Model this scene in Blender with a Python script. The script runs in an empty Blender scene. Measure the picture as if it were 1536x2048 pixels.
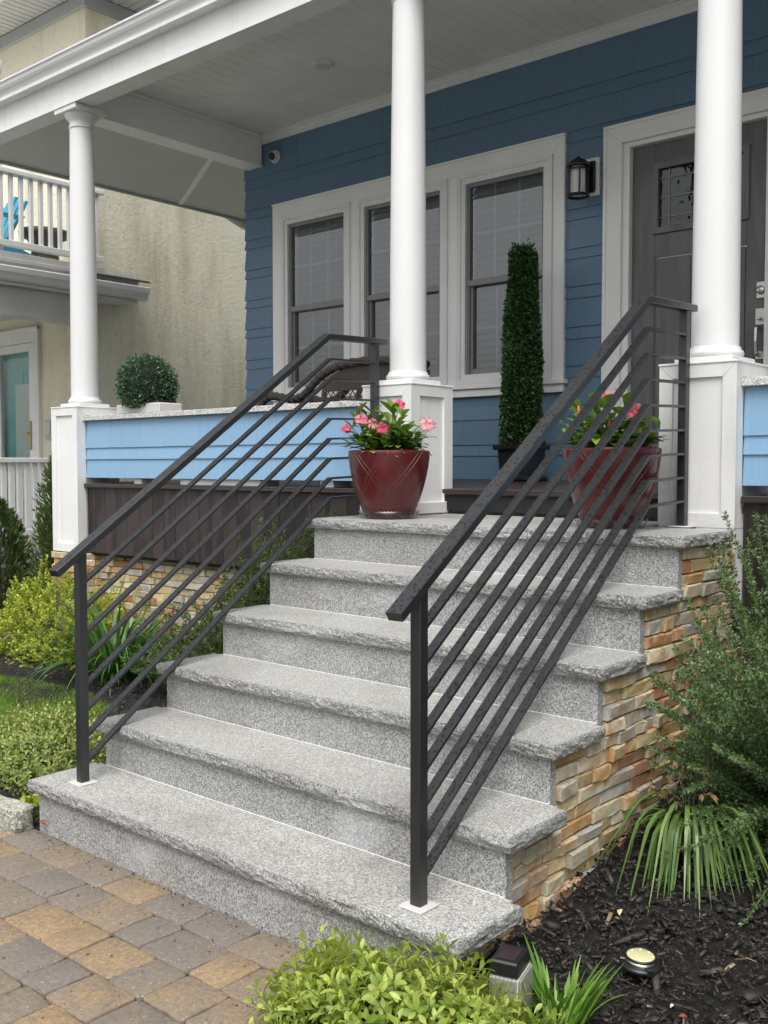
import bpy, math, random
import numpy as np
from mathutils import Vector, Matrix, noise as mnoise

S = bpy.context.scene
COL = S.collection
rad = math.radians
rng = random.Random(7)
nrg = np.random.default_rng(11)

# ------------------------------------------------------------------ camera, sky, sun, exposure
cd = bpy.data.cameras.new('camera'); cam = bpy.data.objects.new('camera', cd); COL.objects.link(cam)
cd.sensor_fit = 'VERTICAL'; cd.sensor_height = 24.0; cd.lens = 24.0*2018.7/2048
cd.clip_start = 0.05; cd.clip_end = 1000
cam.location = (3.3052, -1.8898, 1.3212)
cam.rotation_euler = (math.pi/2-0.0450, 0.0, 0.7130)
S.camera = cam

SUN_EL, SUN_AZ = rad(60), rad(148)      # azimuth measured clockwise from +Y: behind the camera, a little to its right
w = bpy.data.worlds.new('World'); S.world = w; w.use_nodes = True
wn = w.node_tree.nodes; wl = w.node_tree.links; wn.clear()
sky = wn.new('ShaderNodeTexSky'); sky.sky_type = 'NISHITA'; sky.sun_disc = False
sky.sun_elevation = SUN_EL; sky.sun_rotation = SUN_AZ
sky.air_density = 1.0; sky.dust_density = 4.0; sky.ozone_density = 1.0
hs = wn.new('ShaderNodeHueSaturation'); hs.inputs['Saturation'].default_value = 0.16
bg = wn.new('ShaderNodeBackground'); bg.inputs['Strength'].default_value = 0.15
wo = wn.new('ShaderNodeOutputWorld')
wl.new(sky.outputs[0], hs.inputs['Color']); wl.new(hs.outputs[0], bg.inputs['Color']); wl.new(bg.outputs[0], wo.inputs['Surface'])
sd = bpy.data.lights.new('sun', 'SUN'); sd.energy = 1.2; sd.angle = rad(44); sd.color = (1.0, 0.975, 0.94)
sun = bpy.data.objects.new('sun', sd); COL.objects.link(sun)
sdir = Vector((math.sin(SUN_AZ)*math.cos(SUN_EL), math.cos(SUN_AZ)*math.cos(SUN_EL), math.sin(SUN_EL)))
sun.rotation_euler = sdir.to_track_quat('Z', 'Y').to_euler()
S.view_settings.view_transform = 'Standard'; S.view_settings.look = 'None'
S.view_settings.gamma = 1.0; S.view_settings.use_curve_mapping = False
S.view_settings.exposure = 0.70
S.cycles.max_bounces = 8; S.cycles.diffuse_bounces = 4; S.cycles.glossy_bounces = 3
S.cycles.transmission_bounces = 4; S.cycles.transparent_max_bounces = 12
S.cycles.caustics_reflective = False; S.cycles.caustics_refractive = False

# ------------------------------------------------------------------ material helpers
class NT:
    def __init__(s, name):
        s.m = bpy.data.materials.new(name); s.m.use_nodes = True
        s.n = s.m.node_tree.nodes; s.l = s.m.node_tree.links; s.n.clear()
        s.out = s.n.new('ShaderNodeOutputMaterial')
    def add(s, t, ins=None, **at):
        x = s.n.new('ShaderNode'+t)
        for k, v in at.items(): setattr(x, k, v)
        for k, v in (ins or {}).items(): s.put(x.inputs[k], v)
        return x
    def put(s, sock, v):
        if isinstance(v, bpy.types.NodeSocket): s.l.new(v, sock)
        elif isinstance(v, bpy.types.Node): s.l.new(v.outputs[0], sock)
        else:
            if sock.type == 'RGBA' and not isinstance(v, (int, float)) and len(v) == 3: v = (*v, 1)
            sock.default_value = v
    def pos(s): return s.add('NewGeometry').outputs['Position']
    def obj(s): return s.add('TexCoord').outputs['Object']
    def rnd(s): return s.add('ObjectInfo').outputs['Random']
    def scaled(s, v, sc):
        return s.add('Mapping', {'Vector': v, 'Scale': sc if not isinstance(sc, (int, float)) else (sc, sc, sc)}).outputs[0]
    def noise(s, v, sc, det=3, rough=.55, dist=0):
        return s.add('TexNoise', {'Vector': v, 'Scale': sc, 'Detail': det, 'Roughness': rough, 'Distortion': dist}).outputs['Fac']
    def vor(s, v, sc, feature='F1', out='Distance', rndm=1):
        return s.add('TexVoronoi', {'Vector': v, 'Scale': sc, 'Randomness': rndm}, feature=feature).outputs[out]
    def ramp(s, f, stops, interp='LINEAR'):
        r = s.add('ValToRGB', {'Fac': f}); cr = r.color_ramp; cr.interpolation = interp
        while len(cr.elements) < len(stops): cr.elements.new(0.5)
        for e, (p, c) in zip(cr.elements, stops):
            e.position = p; e.color = (c, c, c, 1) if isinstance(c, (int, float)) else (*c, 1)
        return r.outputs['Color']
    def mix(s, f, a, b, mode='MIX'):
        x = s.add('Mix', data_type='RGBA', blend_type=mode)
        s.put(x.inputs[0], f); s.put(x.inputs[6], a); s.put(x.inputs[7], b); return x.outputs[2]
    def math(s, op, a, b=0.0, c=0.0):
        x = s.add('Math', operation=op); s.put(x.inputs[0], a); s.put(x.inputs[1], b)
        s.put(x.inputs[2], c); return x.outputs[0]
    def bump(s, h, strength=.5, dist=.01, normal=None):
        i = {'Height': h, 'Strength': strength, 'Distance': dist}
        if normal is not None: i['Normal'] = normal
        return s.add('Bump', i).outputs[0]
    def bsdf(s, col, rough=.5, bump=None, **kw):
        i = {'Base Color': col, 'Roughness': rough}
        if bump is not None: i['Normal'] = bump
        i.update(kw)
        b = s.add('BsdfPrincipled', i); s.l.new(b.outputs[0], s.out.inputs['Surface']); return s.m

def m_paint(name, col, rough=.45, var=.06, bumps=.08, grain=40, dirt=0.0):
    t = NT(name); p = t.pos()
    n = t.noise(p, 3.0, 4); f = t.noise(p, grain, 3)
    c = t.mix(t.ramp(n, [(.3, 0), (.7, 1)]), [x*(1-var) for x in col], [min(1, x*(1+var)) for x in col])
    if dirt:
        st = t.noise(t.scaled(p, (9, 9, .8)), 1.5, 4, .65)
        c = t.mix(t.math('MULTIPLY', t.ramp(st, [(.52, 0), (.8, 1)]), dirt), c, (.30, .28, .22))
    return t.bsdf(c, t.math('MULTIPLY_ADD', n, .15, rough-.07), t.bump(f, bumps, .002))

def m_granite(name, light, scale=1.0, rough=.55, bs=.35, stain=.5):
    t = NT(name); p = t.pos()
    a = t.noise(p, 205/scale, 2, .75); b = t.vor(p, 235/scale, out='Color'); d = t.noise(p, 420/scale, 2, .7)
    fine = t.math('MULTIPLY_ADD', a, .75, t.math('MULTIPLY', d, .25))
    base = t.ramp(fine, [(.36, [x*.26 for x in light]), (.46, [x*.74 for x in light]), (.54, light), (.64, [min(.9, x*1.55) for x in light])])
    bw = t.add('RGBToBW', {'Color': b}).outputs[0]
    dark = t.ramp(bw, [(.70, 0), (.76, 1)], 'LINEAR'); white = t.ramp(bw, [(.22, 1), (.28, 0)])
    c = t.mix(t.math('MULTIPLY', dark, .55), base, [x*.22 for x in light])
    c = t.mix(t.math('MULTIPLY', white, .45), c, [min(.85, x*1.9) for x in light])
    big = t.noise(p, 2.2, 4, .6)
    c = t.mix(t.math('MULTIPLY', t.ramp(big, [(.45, 0), (.75, 1)]), stain), c, t.mix(.5, c, (.30, .26, .19), 'MULTIPLY'))
    wht = t.noise(t.scaled(p, (1, 1, 1.6)), 2.6, 3, .5)
    nz = t.add('SeparateXYZ', {0: t.add('NewGeometry').outputs['True Normal']}).outputs[2]
    vert = t.ramp(t.math('ABSOLUTE', nz), [(.3, 1), (.7, 0)])
    c = t.mix(t.math('MULTIPLY', t.ramp(wht, [(.56, 0), (.74, 1)]), t.math('MULTIPLY', vert, .30)), c, (.70, .71, .74))
    return t.bsdf(c, t.ramp(a, [(.3, rough-.12), (.7, rough+.15)]), t.bump(t.math('ADD', fine, t.math('MULTIPLY', d, .5)), bs, .003))

def m_stone(name):
    t = NT(name); p = t.pos(); r = t.rnd()
    n = t.noise(p, 16, 5, .65, .15); f = t.noise(p, 70, 4, .7)
    v = t.math('ADD', r, t.math('MULTIPLY', t.math('SUBTRACT', n, .5), .22))
    c = t.ramp(v, [(0.0, (.40, .34, .22)), (.10, (.60, .46, .22)), (.2, (.46, .43, .33)), (.3, (.64, .52, .30)), (.38, (.52, .31, .12)),
                   (.46, (.58, .52, .38)), (.55, (.36, .36, .34)), (.63, (.70, .62, .45)), (.7, (.52, .34, .22)), (.77, (.34, .13, .065)),
                   (.82, (.60, .43, .20)), (.9, (.40, .40, .39)), (1.0, (.60, .51, .34))])
    rust = t.ramp(t.noise(p, 13, 4, .6, .2), [(.52, 0), (.64, 1)])
    c = t.mix(t.math('MULTIPLY', rust, .65), c, (.44, .21, .06))
    c = t.mix(t.math('MULTIPLY', t.ramp(f, [(.25, 1), (.5, 0)]), .45), c, (.16, .12, .08))
    h = t.math('ADD', t.noise(p, 40, 5, .7, .2), t.math('MULTIPLY', f, .6))
    return t.bsdf(c, .72, t.bump(h, .5, .006))

def m_paver(name):
    t = NT(name); p = t.pos(); r = t.rnd()
    patch = t.noise(p, 7.5, 3, .55); f = t.noise(p, 230, 2, .7); mid = t.noise(p, 60, 4, .65)
    v = t.math('ADD', r, t.math('MULTIPLY', t.math('SUBTRACT', patch, .5), .9))
    c = t.ramp(v, [(.05, (.195, .170, .148)), (.22, (.21, .178, .146)), (.45, (.23, .185, .138)), (.68, (.26, .198, .132)), (.86, (.32, .225, .125)), (1.0, (.36, .245, .125))])
    c = t.mix(t.ramp(f, [(.32, .75), (.48, 0)]), c, (.075, .065, .055))
    c = t.mix(t.math('MULTIPLY', t.ramp(mid, [(.35, 1), (.62, 0)]), .55), c, (.115, .095, .08))
    bw = t.add('RGBToBW', {'Color': t.vor(p, 120, out='Color')}).outputs[0]
    dd = t.vor(p, 120)
    c = t.mix(t.math('MULTIPLY', t.ramp(bw, [(.80, 0), (.83, .6)]), t.ramp(dd, [(.26, 1), (.36, 0)])), c, (.48, .42, .32))
    return t.bsdf(c, .78, t.bump(t.math('ADD', f, mid), .45, .003))

def m_tone(name, dark, light, rough=.45, trans=.25, spec=.5):
    """leaves: colour varies from leaf to leaf by the 'tone' attribute"""
    t = NT(name)
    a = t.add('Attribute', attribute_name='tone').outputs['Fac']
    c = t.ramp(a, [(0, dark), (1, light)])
    b = t.add('BsdfPrincipled', {'Base Color': c, 'Roughness': rough, 'Specular IOR Level': spec})
    tr = t.add('BsdfTranslucent', {'Color': t.mix(.5, c, (min(1, light[0]*1.3), min(1, light[1]*1.2), light[2]*.5))})
    mx = t.add('MixShader', {0: trans}); t.l.new(b.outputs[0], mx.inputs[1]); t.l.new(tr.outputs[0], mx.inputs[2])
    t.l.new(mx.outputs[0], t.out.inputs['Surface']); return t.m

def m_leaf_obj(name, dark, light, rough=.4, trans=.2):
    t = NT(name); r = t.rnd(); n = t.noise(t.pos(), 30, 2)
    c = t.ramp(t.math('MULTIPLY_ADD', n, .3, t.math('MULTIPLY', r, .85)), [(.05, dark), (.95, light)])
    b = t.add('BsdfPrincipled', {'Base Color': c, 'Roughness': rough})
    tr = t.add('BsdfTranslucent', {'Color': c})
    mx = t.add('MixShader', {0: trans}); t.l.new(b.outputs[0], mx.inputs[1]); t.l.new(tr.outputs[0], mx.inputs[2])
    t.l.new(mx.outputs[0], t.out.inputs['Surface']); return t.m

def m_glass(name, tint=(.93, .95, .95), wav=0.0, refl=1.0, rough=.0):
    t = NT(name)
    nb = t.bump(t.noise(t.pos(), wav, 2, .5), .18, .02) if wav else None
    fi = {'IOR': 1.7 if refl > 1 else 1.5}
    if nb is not None: fi['Normal'] = nb
    fr = t.add('Fresnel', fi)
    gi = {'Color': (1, 1, 1), 'Roughness': rough}
    if nb is not None: gi['Normal'] = nb
    gl = t.add('BsdfGlossy', gi)
    tp = t.add('BsdfTransparent', {'Color': tint})
    front = t.math('SUBTRACT', 1.0, t.add('NewGeometry').outputs['Backfacing'])
    mx = t.add('MixShader', {0: t.math('MULTIPLY', t.math('MULTIPLY', fr.outputs[0], 1.7*refl), front)})
    t.l.new(tp.outputs[0], mx.inputs[1]); t.l.new(gl.outputs[0], mx.inputs[2]); t.l.new(mx.outputs[0], t.out.inputs['Surface']); return t.m

def m_wood(name, c1, c2, rough=.5, axis=2, scale=1.0, bs=.3):
    t = NT(name); p = t.pos(); r = t.rnd()
    off = t.add('CombineXYZ', {'X': t.math('MULTIPLY', r, 7.0), 'Y': t.math('MULTIPLY', r, 3.0), 'Z': t.math('MULTIPLY', r, 11.0)})
    q = t.add('VectorMath', {0: p, 1: off.outputs[0]}, operation='ADD').outputs[0]
    sc = [34*scale, 34*scale, 34*scale]; sc[axis] = 3.2*scale
    v = t.scaled(q, tuple(sc))
    wv = t.add('TexWave', {'Vector': v, 'Scale': .55, 'Distortion': 6.0, 'Detail': 3, 'Detail Scale': .6}, wave_type='RINGS').outputs['Fac']
    fn = t.noise(t.scaled(q, tuple(x*4 for x in sc)), 1.0, 3)
    g = t.math('MULTIPLY_ADD', wv, .7, t.math('MULTIPLY', fn, .3))
    c = t.mix(t.ramp(g, [(.25, 0), (.8, 1)]), c1, c2)
    c = t.mix(t.math('MULTIPLY', r, .25), c, [x*.7 for x in c1])
    return t.bsdf(c, rough, t.bump(g, bs, .002))

M = {}
M['white'] = m_paint('white_paint', (.76, .76, .75), .38, .04, .06, 60, .22)
M['white_gloss'] = m_paint('white_column_paint', (.71, .71, .71), .30, .02, .03, 50, .03)
M['plate'] = m_paint('chalky_post_plate', (.58, .57, .54), .7, .12, .3, 90, .25)
M['cream'] = m_paint('window_trim_paint', (.83, .83, .80), .42, .03, .06, 60)
M['ceiling'] = m_paint('porch_ceiling_paint', (.83, .83, .80), .5, .05, .05, 30, .0)
M['soffit'] = m_paint('grey_soffit_paint', (.50, .51, .49), .55, .04, .05, 30, .0)
M['grey_sash'] = m_paint('grey_window_sash', (.22, .225, .22), .4, .06, .04, 60)
M['muntin'] = m_paint('pale_muntin', (.30, .31, .32), .4, .03, .02, 60)
M['blind'] = m_paint('window_blind', (.19, .20, .192), .5, .05, .03, 30)
M['black'] = m_paint('black_lantern_paint', (.010, .010, .011), .35, .1, .1, 80)
M['blackplastic'] = m_paint('black_plastic', (.014, .015, .017), .32, .15, .1, 90)
M['blackmatte'] = m_paint('dark_interior', (.012, .012, .012), .8, .1, .05, 50)
M['granite'] = m_granite('grey_granite', (.37, .372, .365), 1.0)
M['granite_top'] = m_granite('honed_granite_tread', (.43, .426, .405), 1.0, .45, .25, .7)
M['granite_rough'] = m_granite('rock_faced_granite', (.325, .325, .315), 1.1, .65, 1.0, .5)
M['whitegranite'] = m_granite('pale_granite_cap', (.62, .61, .58), 1.3, .4, .2, .1)
M['block'] = m_granite('weathered_granite_block', (.42, .42, .36), 1.3, .7, .9, .7)
M['stone'] = m_stone('ledger_stone')
M['mortar'] = m_paint('stone_backing', (.10, .085, .065), .9, .2, .3, 80)
M['paver'] = m_paver('concrete_paver')
M['joint'] = m_paint('joint_sand', (.035, .032, .028), .95, .3, .4, 150)
M['skirt'] = m_wood('dark_brown_composite', (.014, .0095, .0100), (.046, .031, .031), .45, 2, 1.0, .35)
M['deck'] = m_wood('brown_deck_board', (.030, .023, .0215), (.048, .037, .034), .4, 0, 1.0, .3)
M['door'] = m_wood('grey_stained_door', (.115, .118, .115), (.150, .153, .148), .42, 2, 1.6, .25)
M['nickel'] = NT('brushed_nickel').bsdf((.55, .53, .49), .28, None, Metallic=1.0)
M['brass'] = NT('aged_brass').bsdf((.42, .32, .16), .35, None, Metallic=1.0)
M['glass'] = m_glass('window_glass', (.76, .80, .81), 0, 1.05)
M['liteglass'] = m_glass('bevelled_door_glass', (.40, .42, .42), 14.0, .85)
M['stormglass'] = m_glass('storm_door_glass', (.86, .92, .91), 4.0, .9)
M['clear'] = m_glass('clear_plastic', (.85, .87, .86), 0, .7, .15)
M['frost'] = NT('frosted_glass').bsdf((.62, .62, .60), .35, None)
M['teal'] = m_paint('teal_door_paint', (.08, .42, .38), .4, .08, .05, 40)
M['blue_chair'] = m_paint('blue_chair_paint', (.04, .30, .44), .4, .08, .05, 40)
M['concrete'] = m_paint('pale_concrete', (.36, .35, .33), .8, .12, .4, 120)
M['trough'] = m_paint('whitewashed_planter', (.52, .51, .49), .75, .1, .3, 60)
M['oldwood'] = m_paint('weathered_stone', (.12, .10, .075), .8, .4, .5, 25)
M['greyfence'] = m_paint('grey_fence_paint', (.40, .41, .41), .5, .05, .05, 50)
M['bark'] = m_paint('twig_bark', (.10, .065, .035), .8, .3, .5, 200)
M['greenstem'] = m_paint('green_stem', (.10, .15, .04), .6, .3, .2, 200)
M['soil'] = m_paint('potting_soil', (.02, .016, .012), .95, .4, .6, 150)
M['wicker'] = None

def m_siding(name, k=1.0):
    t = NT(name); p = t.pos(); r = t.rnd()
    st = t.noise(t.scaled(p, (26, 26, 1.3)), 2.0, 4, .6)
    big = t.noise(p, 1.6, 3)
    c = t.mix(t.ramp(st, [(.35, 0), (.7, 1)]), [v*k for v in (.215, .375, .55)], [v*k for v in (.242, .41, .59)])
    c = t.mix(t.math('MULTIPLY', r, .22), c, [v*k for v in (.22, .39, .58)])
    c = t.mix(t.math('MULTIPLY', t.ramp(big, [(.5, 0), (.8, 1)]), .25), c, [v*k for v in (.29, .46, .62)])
    return t.bsdf(c, .42, t.bump(st, .22, .002))
M['siding'] = m_siding('blue_shingle_paint')
M['siding_shaded'] = m_siding('shade_darkened_blue_shingle', .50)  # same blue made darker: the porch shade is put into the wall colour

def m_rail():
    t = NT('wet_black_railing'); p = t.pos()
    d1 = t.vor(t.scaled(p, (1, .7, .7)), 95); msk = t.noise(p, 11, 3, .6)
    z = t.add('SeparateXYZ', {0: t.add('NewGeometry').outputs['Normal']}).outputs[2]
    up = t.ramp(z, [(.25, 0), (.5, 1)])
    thr = t.math('MULTIPLY_ADD', msk, .62, .04)
    drop = t.ramp(t.math('SUBTRACT', thr, d1), [(.0, 0), (.06, 1)])
    ir = t.ramp(t.noise(p, 260, 2, .6, 1.5), [(.47, 0), (.53, 1)])
    drop = t.math('MULTIPLY', t.math('MULTIPLY', drop, ir), up)
    c = t.mix(drop, (.014, .0145, .0165), (.0035, .0035, .004))
    rg = t.math('MULTIPLY_ADD', drop, -.30, .40)
    nb = t.bump(drop, 1.0, .003)
    return t.bsdf(c, rg, nb, **{'Specular IOR Level': .85})
M['rail'] = m_rail()

def m_pot():
    t = NT('burgundy_glazed_pot'); o = t.obj(); s = t.add('SeparateXYZ', {0: o})
    ang = t.math('ARCTAN2', s.outputs[1], s.outputs[0])
    u = t.math('MULTIPLY', ang, 7/(2*math.pi)); z = t.math('MULTIPLY', s.outputs[2], 5.0)
    hs_ = None
    for sg in (1, -1):
        a = t.math('FRACT', t.math('ADD', t.math('MULTIPLY_ADD', z, sg, u), 20.0))
        a = t.math('ABSOLUTE', t.math('SUBTRACT', a, .5))            # 0 at line centre
        b = t.math('ABSOLUTE', t.math('SUBTRACT', a, .07))           # two parallel lines
        ln = t.ramp(b, [(.008, 1), (.022, 0)])
        hs_ = ln if hs_ is None else t.math('MAXIMUM', hs_, ln)
    rim = t.ramp(t.math('MULTIPLY', s.outputs[2], 1.0), [(.03, 0), (.05, 1)])
    ln = t.math('MULTIPLY', hs_, rim)
    n = t.noise(t.pos(), 9, 4)
    c = t.mix(t.ramp(n, [(.35, 0), (.7, 1)]), (.070, .0065, .008), (.105, .010, .012))
    c = t.mix(t.math('MULTIPLY', ln, .38), c, (.20, .07, .06))
    return t.bsdf(c, t.math('MULTIPLY_ADD', n, .18, .20), t.bump(ln, .8, .006), **{'Coat Weight': .15, 'Coat Roughness': .1})
M['pot'] = m_pot()

def m_stucco(name, col):
    t = NT(name); p = t.pos()
    st = t.noise(t.scaled(p, (1.6, 1.6, .28)), 1.7, 5, .65)
    pt = t.noise(p, 1.1, 4, .6)
    h = t.noise(p, 26, 4, .62, .6); f = t.noise(p, 90, 3)
    c = t.mix(t.ramp(st, [(.5, 0), (.78, 1)]), col, [col[0]*.62, col[1]*.60, col[2]*.52])
    c = t.mix(t.math('MULTIPLY', t.ramp(pt, [(.5, 0), (.7, 1)]), .3), c, [x*1.15 for x in col])
    c = t.mix(t.math('MULTIPLY', t.ramp(h, [(.3, 1), (.46, 0)]), .35), c, [x*.55 for x in col])
    crack = t.vor(t.scaled(p, (1, 1, .6)), 1.3, 'DISTANCE_TO_EDGE')
    c = t.mix(t.math('MULTIPLY', t.math('MULTIPLY', t.ramp(crack, [(.0, 1), (.006, 0)]), t.ramp(t.noise(p, 3), [(.5, 0), (.6, 1)])), .35), c, [x*.35 for x in col])
    return t.bsdf(c, .85, t.bump(t.math('ADD', h, t.math('MULTIPLY', f, .3)), .6, .014))
M['stucco'] = m_stucco('cream_stucco', (.74, .695, .545))

def m_ground(name, c1, c2, sc=30, b=.6):
    t = NT(name); p = t.pos()
    n = t.noise(p, sc, 5, .7); n2 = t.noise(p, 2, 3)
    c = t.mix(t.ramp(t.math('MULTIPLY_ADD', n2, .3, t.math('MULTIPLY', n, .7)), [(.35, 0), (.65, 1)]), c1, c2)
    return t.bsdf(c, .9, t.bump(n, b, .015))
M['mulchbed'] = m_ground('mulch_soil', (.007, .006, .005), (.020, .016, .013), 60, 1.0)
M['lawnbase'] = m_ground('lawn_soil', (.07, .12, .02), (.12, .18, .035), 40)
M['groundfar'] = m_ground('far_ground', (.36, .36, .34), (.42, .42, .39), 8, .2)

def m_chips():
    t = NT('mulch_chip'); a = t.add('Attribute', attribute_name='tone').outputs['Fac']
    c = t.ramp(a, [(0, (.003, .0027, .0024)), (.5, (.010, .0085, .0072)), (.82, (.026, .020, .016)), (.955, (.042, .030, .022)), (.985, (.14, .095, .06)), (1, (.36, .30, .20))])
    n = t.noise(t.pos(), 120, 3)
    return t.bsdf(c, .58, t.bump(n, .5, .003))
M['chip'] = m_chips()

def m_wicker():
    t = NT('brown_wicker'); o = t.pos()
    a = t.add('TexWave', {'Vector': o, 'Scale': 16, 'Distortion': .8}, wave_type='BANDS', bands_direction='X').outputs['Fac']
    b = t.add('TexWave', {'Vector': o, 'Scale': 22, 'Distortion': .8}, wave_type='BANDS', bands_direction='Z').outputs['Fac']
    h = t.math('ABSOLUTE', t.math('SUBTRACT', a, b))
    c = t.ramp(h, [(0, (.008, .006, .005)), (.6, (.055, .040, .030)), (1, (.13, .10, .08))])
    return t.bsdf(c, .45, t.bump(h, .9, .008))
M['wicker'] = m_wicker()

# ------------------------------------------------------------------ mesh helpers
class MB:
    def __init__(s): s.v = []; s.f = []; s.sm = []
    def add(s, vs, fs, smooth=False):
        b = len(s.v); s.v += [tuple(v) for v in vs]
        for f in fs: s.f.append(tuple(b+i for i in f)); s.sm.append(smooth)
        return s
    def box(s, x0, x1, y0, y1, z0, z1, c=0.0):
        if c <= 0 or c*2.2 >= min(x1-x0, y1-y0, z1-z0):
            v = [(x, y, z) for z in (z0, z1) for y in (y0, y1) for x in (x0, x1)]
            return s.add(v, [(0, 2, 3, 1), (4, 5, 7, 6), (0, 1, 5, 4), (2, 6, 7, 3), (0, 4, 6, 2), (1, 3, 7, 5)])
        v = []; idx = {}
        X = (x0, x1); Y = (y0, y1); Z = (z0, z1)
        for i in (0, 1):
            for j in (0, 1):
                for k in (0, 1):
                    for a in range(3):
                        q = [X[i], Y[j], Z[k]]
                        for e, (lo, ii) in enumerate(((0, i), (1, j), (2, k))):
                            if e != a: q[e] += c*(1-2*ii)
                        idx[i, j, k, a] = len(v); v.append(q)
        f = []
        def face(pts): f.append(tuple(idx[p] for p in pts))
        for i in (0, 1):
            a = [(i, 0, 0, 0), (i, 1, 0, 0), (i, 1, 1, 0), (i, 0, 1, 0)]; face(a if i else a[::-1])
            a = [(0, i, 0, 1), (0, i, 1, 1), (1, i, 1, 1), (1, i, 0, 1)]; face(a if i else a[::-1])
            a = [(0, 0, i, 2), (1, 0, i, 2), (1, 1, i, 2), (0, 1, i, 2)]; face(a if i else a[::-1])
        for i in (0, 1):
            for j in (0, 1):
                p = (i+j) % 2
                a = [(i, j, 0, 0), (i, j, 0, 1), (i, j, 1, 1), (i, j, 1, 0)]; face(a[::-1] if p else a)
                a = [(i, 0, j, 0), (i, 1, j, 0), (i, 1, j, 2), (i, 0, j, 2)]; face(a[::-1] if p else a)
                a = [(0, i, j, 1), (0, i, j, 2), (1, i, j, 2), (1, i, j, 1)]; face(a[::-1] if p else a)
                for k in (0, 1):
                    a = [(i, j, k, 0), (i, j, k, 1), (i, j, k, 2)]; face(a if (i+j+k) % 2 else a[::-1])
        return s.add(v, f)
    def prism(s, poly, axis, a, b):
        """extrude a closed polygon (2-D) along an axis: axis 0 -> poly is (y,z), 1 -> (x,z), 2 -> (x,y)"""
        def P(q, t): return (t, q[0], q[1]) if axis == 0 else ((q[0], t, q[1]) if axis == 1 else (q[0], q[1], t))
        n = len(poly)
        v = [P(q, a) for q in poly]+[P(q, b) for q in poly]
        f = [(i, (i+1) % n, n+(i+1) % n, n+i) for i in range(n)]
        f += [tuple(range(n))[::-1], tuple(range(n, 2*n))]
        return s.add(v, f)
    def lathe(s, prof, c=(0, 0, 0), seg=32, smooth=True, cap=True):
        v = []; f = []
        for r, z in prof:
            for i in range(seg):
                a = 2*math.pi*i/seg; v.append((c[0]+r*math.cos(a), c[1]+r*math.sin(a), c[2]+z))
        for k in range(len(prof)-1):
            for i in range(seg):
                j = (i+1) % seg; f.append((k*seg+i, k*seg+j, (k+1)*seg+j, (k+1)*seg+i))
        s.add(v, f, smooth)
        if cap:
            n = (len(prof)-1)*seg
            s.add(v[:seg], [tuple(range(seg))[::-1]]); s.add(v[n:n+seg], [tuple(range(seg))])
        return s
    def tube(s, pts, r, seg=8, smooth=True):
        pts = [Vector(p) for p in pts]; rs = r if isinstance(r, (list, tuple)) else [r]*len(pts)
        v = []; f = []; prev = None
        for i, p in enumerate(pts):
            d = (pts[min(i+1, len(pts)-1)]-pts[max(i-1, 0)]).normalized()
            if prev is None:
                prev = d.orthogonal().normalized()
            u = (prev-d*prev.dot(d)).normalized(); prev = u; w_ = d.cross(u)
            for k in range(seg):
                a = 2*math.pi*k/seg; v.append(p+(u*math.cos(a)+w_*math.sin(a))*rs[i])
        for i in range(len(pts)-1):
            for k in range(seg):
                j = (k+1) % seg; f.append((i*seg+k, i*seg+j, (i+1)*seg+j, (i+1)*seg+k))
        f.append(tuple(range(seg))[::-1]); n = (len(pts)-1)*seg; f.append(tuple(range(n, n+seg)))
        return s.add(v, f, smooth)
    def sweep(s, pts, prof, up=(0, 0, 1)):
        """sweep a rectangle-like profile [(side, up)] along pts with mitred joints"""
        pts = [Vector(p) for p in pts]; n = len(prof); v = []; f = []
        for i, p in enumerate(pts):
            d0 = (pts[i]-pts[i-1]).normalized() if i else (pts[1]-pts[0]).normalized()
            d1 = (pts[i+1]-pts[i]).normalized() if i < len(pts)-1 else d0
            t = (d0+d1).normalized(); side = t.cross(Vector(up)).normalized(); u = side.cross(t).normalized()
            k = 1/max(.3, t.dot(d0))
            for a, b in prof: v.append(p+side*a+u*b*k)
        for i in range(len(pts)-1):
            for k in range(n):
                j = (k+1) % n; f.append((i*n+k, i*n+j, (i+1)*n+j, (i+1)*n+k))
        f.append(tuple(range(n))[::-1]); m = (len(pts)-1)*n; f.append(tuple(range(m, m+n)))
        return s.add(v, f)
    def mesh(s, name, mat):
        me = bpy.data.meshes.new(name); me.from_pydata([tuple(v) for v in s.v], [], s.f)
        me.polygons.foreach_set('use_smooth', s.sm); me.materials.append(mat); me.update(); return me

def wloc(o):
    p = Vector((0, 0, 0))
    while o is not None: p += o.location; o = o.parent
    return p

def tag(o, label=None, cat=None, group=None, kind=None):
    if label: o['label'] = label
    if cat: o['category'] = cat
    if group: o['group'] = group
    if kind: o['kind'] = kind
    return o

def thing(name, label, cat, loc=(0, 0, 0), group=None):
    o = bpy.data.objects.new(name, None); o.empty_display_size = .1; COL.objects.link(o); o.location = loc
    return tag(o, label, cat, group)

def link(name, me, parent=None, loc=None, rot=None, scale=None):
    o = bpy.data.objects.new(name, me); COL.objects.link(o)
    if parent is not None: o.parent = parent
    if loc is not None: o.location = loc
    elif parent is not None: o.location = -wloc(parent)     # mesh is in world coordinates
    if rot is not None: o.rotation_euler = rot
    if scale is not None: o.scale = scale
    return o

def part(name, mb, mat, parent, local=False):
    return link(name, mb.mesh(name, M[mat] if isinstance(mat, str) else mat), parent, (0, 0, 0) if local else None)

def wpart(name, me, parent, loc, rot=None, scale=None):
    """a part whose mesh is local, placed at a WORLD location below its parent"""
    return link(name, me, parent, Vector(loc)-wloc(parent), rot, scale)

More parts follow.
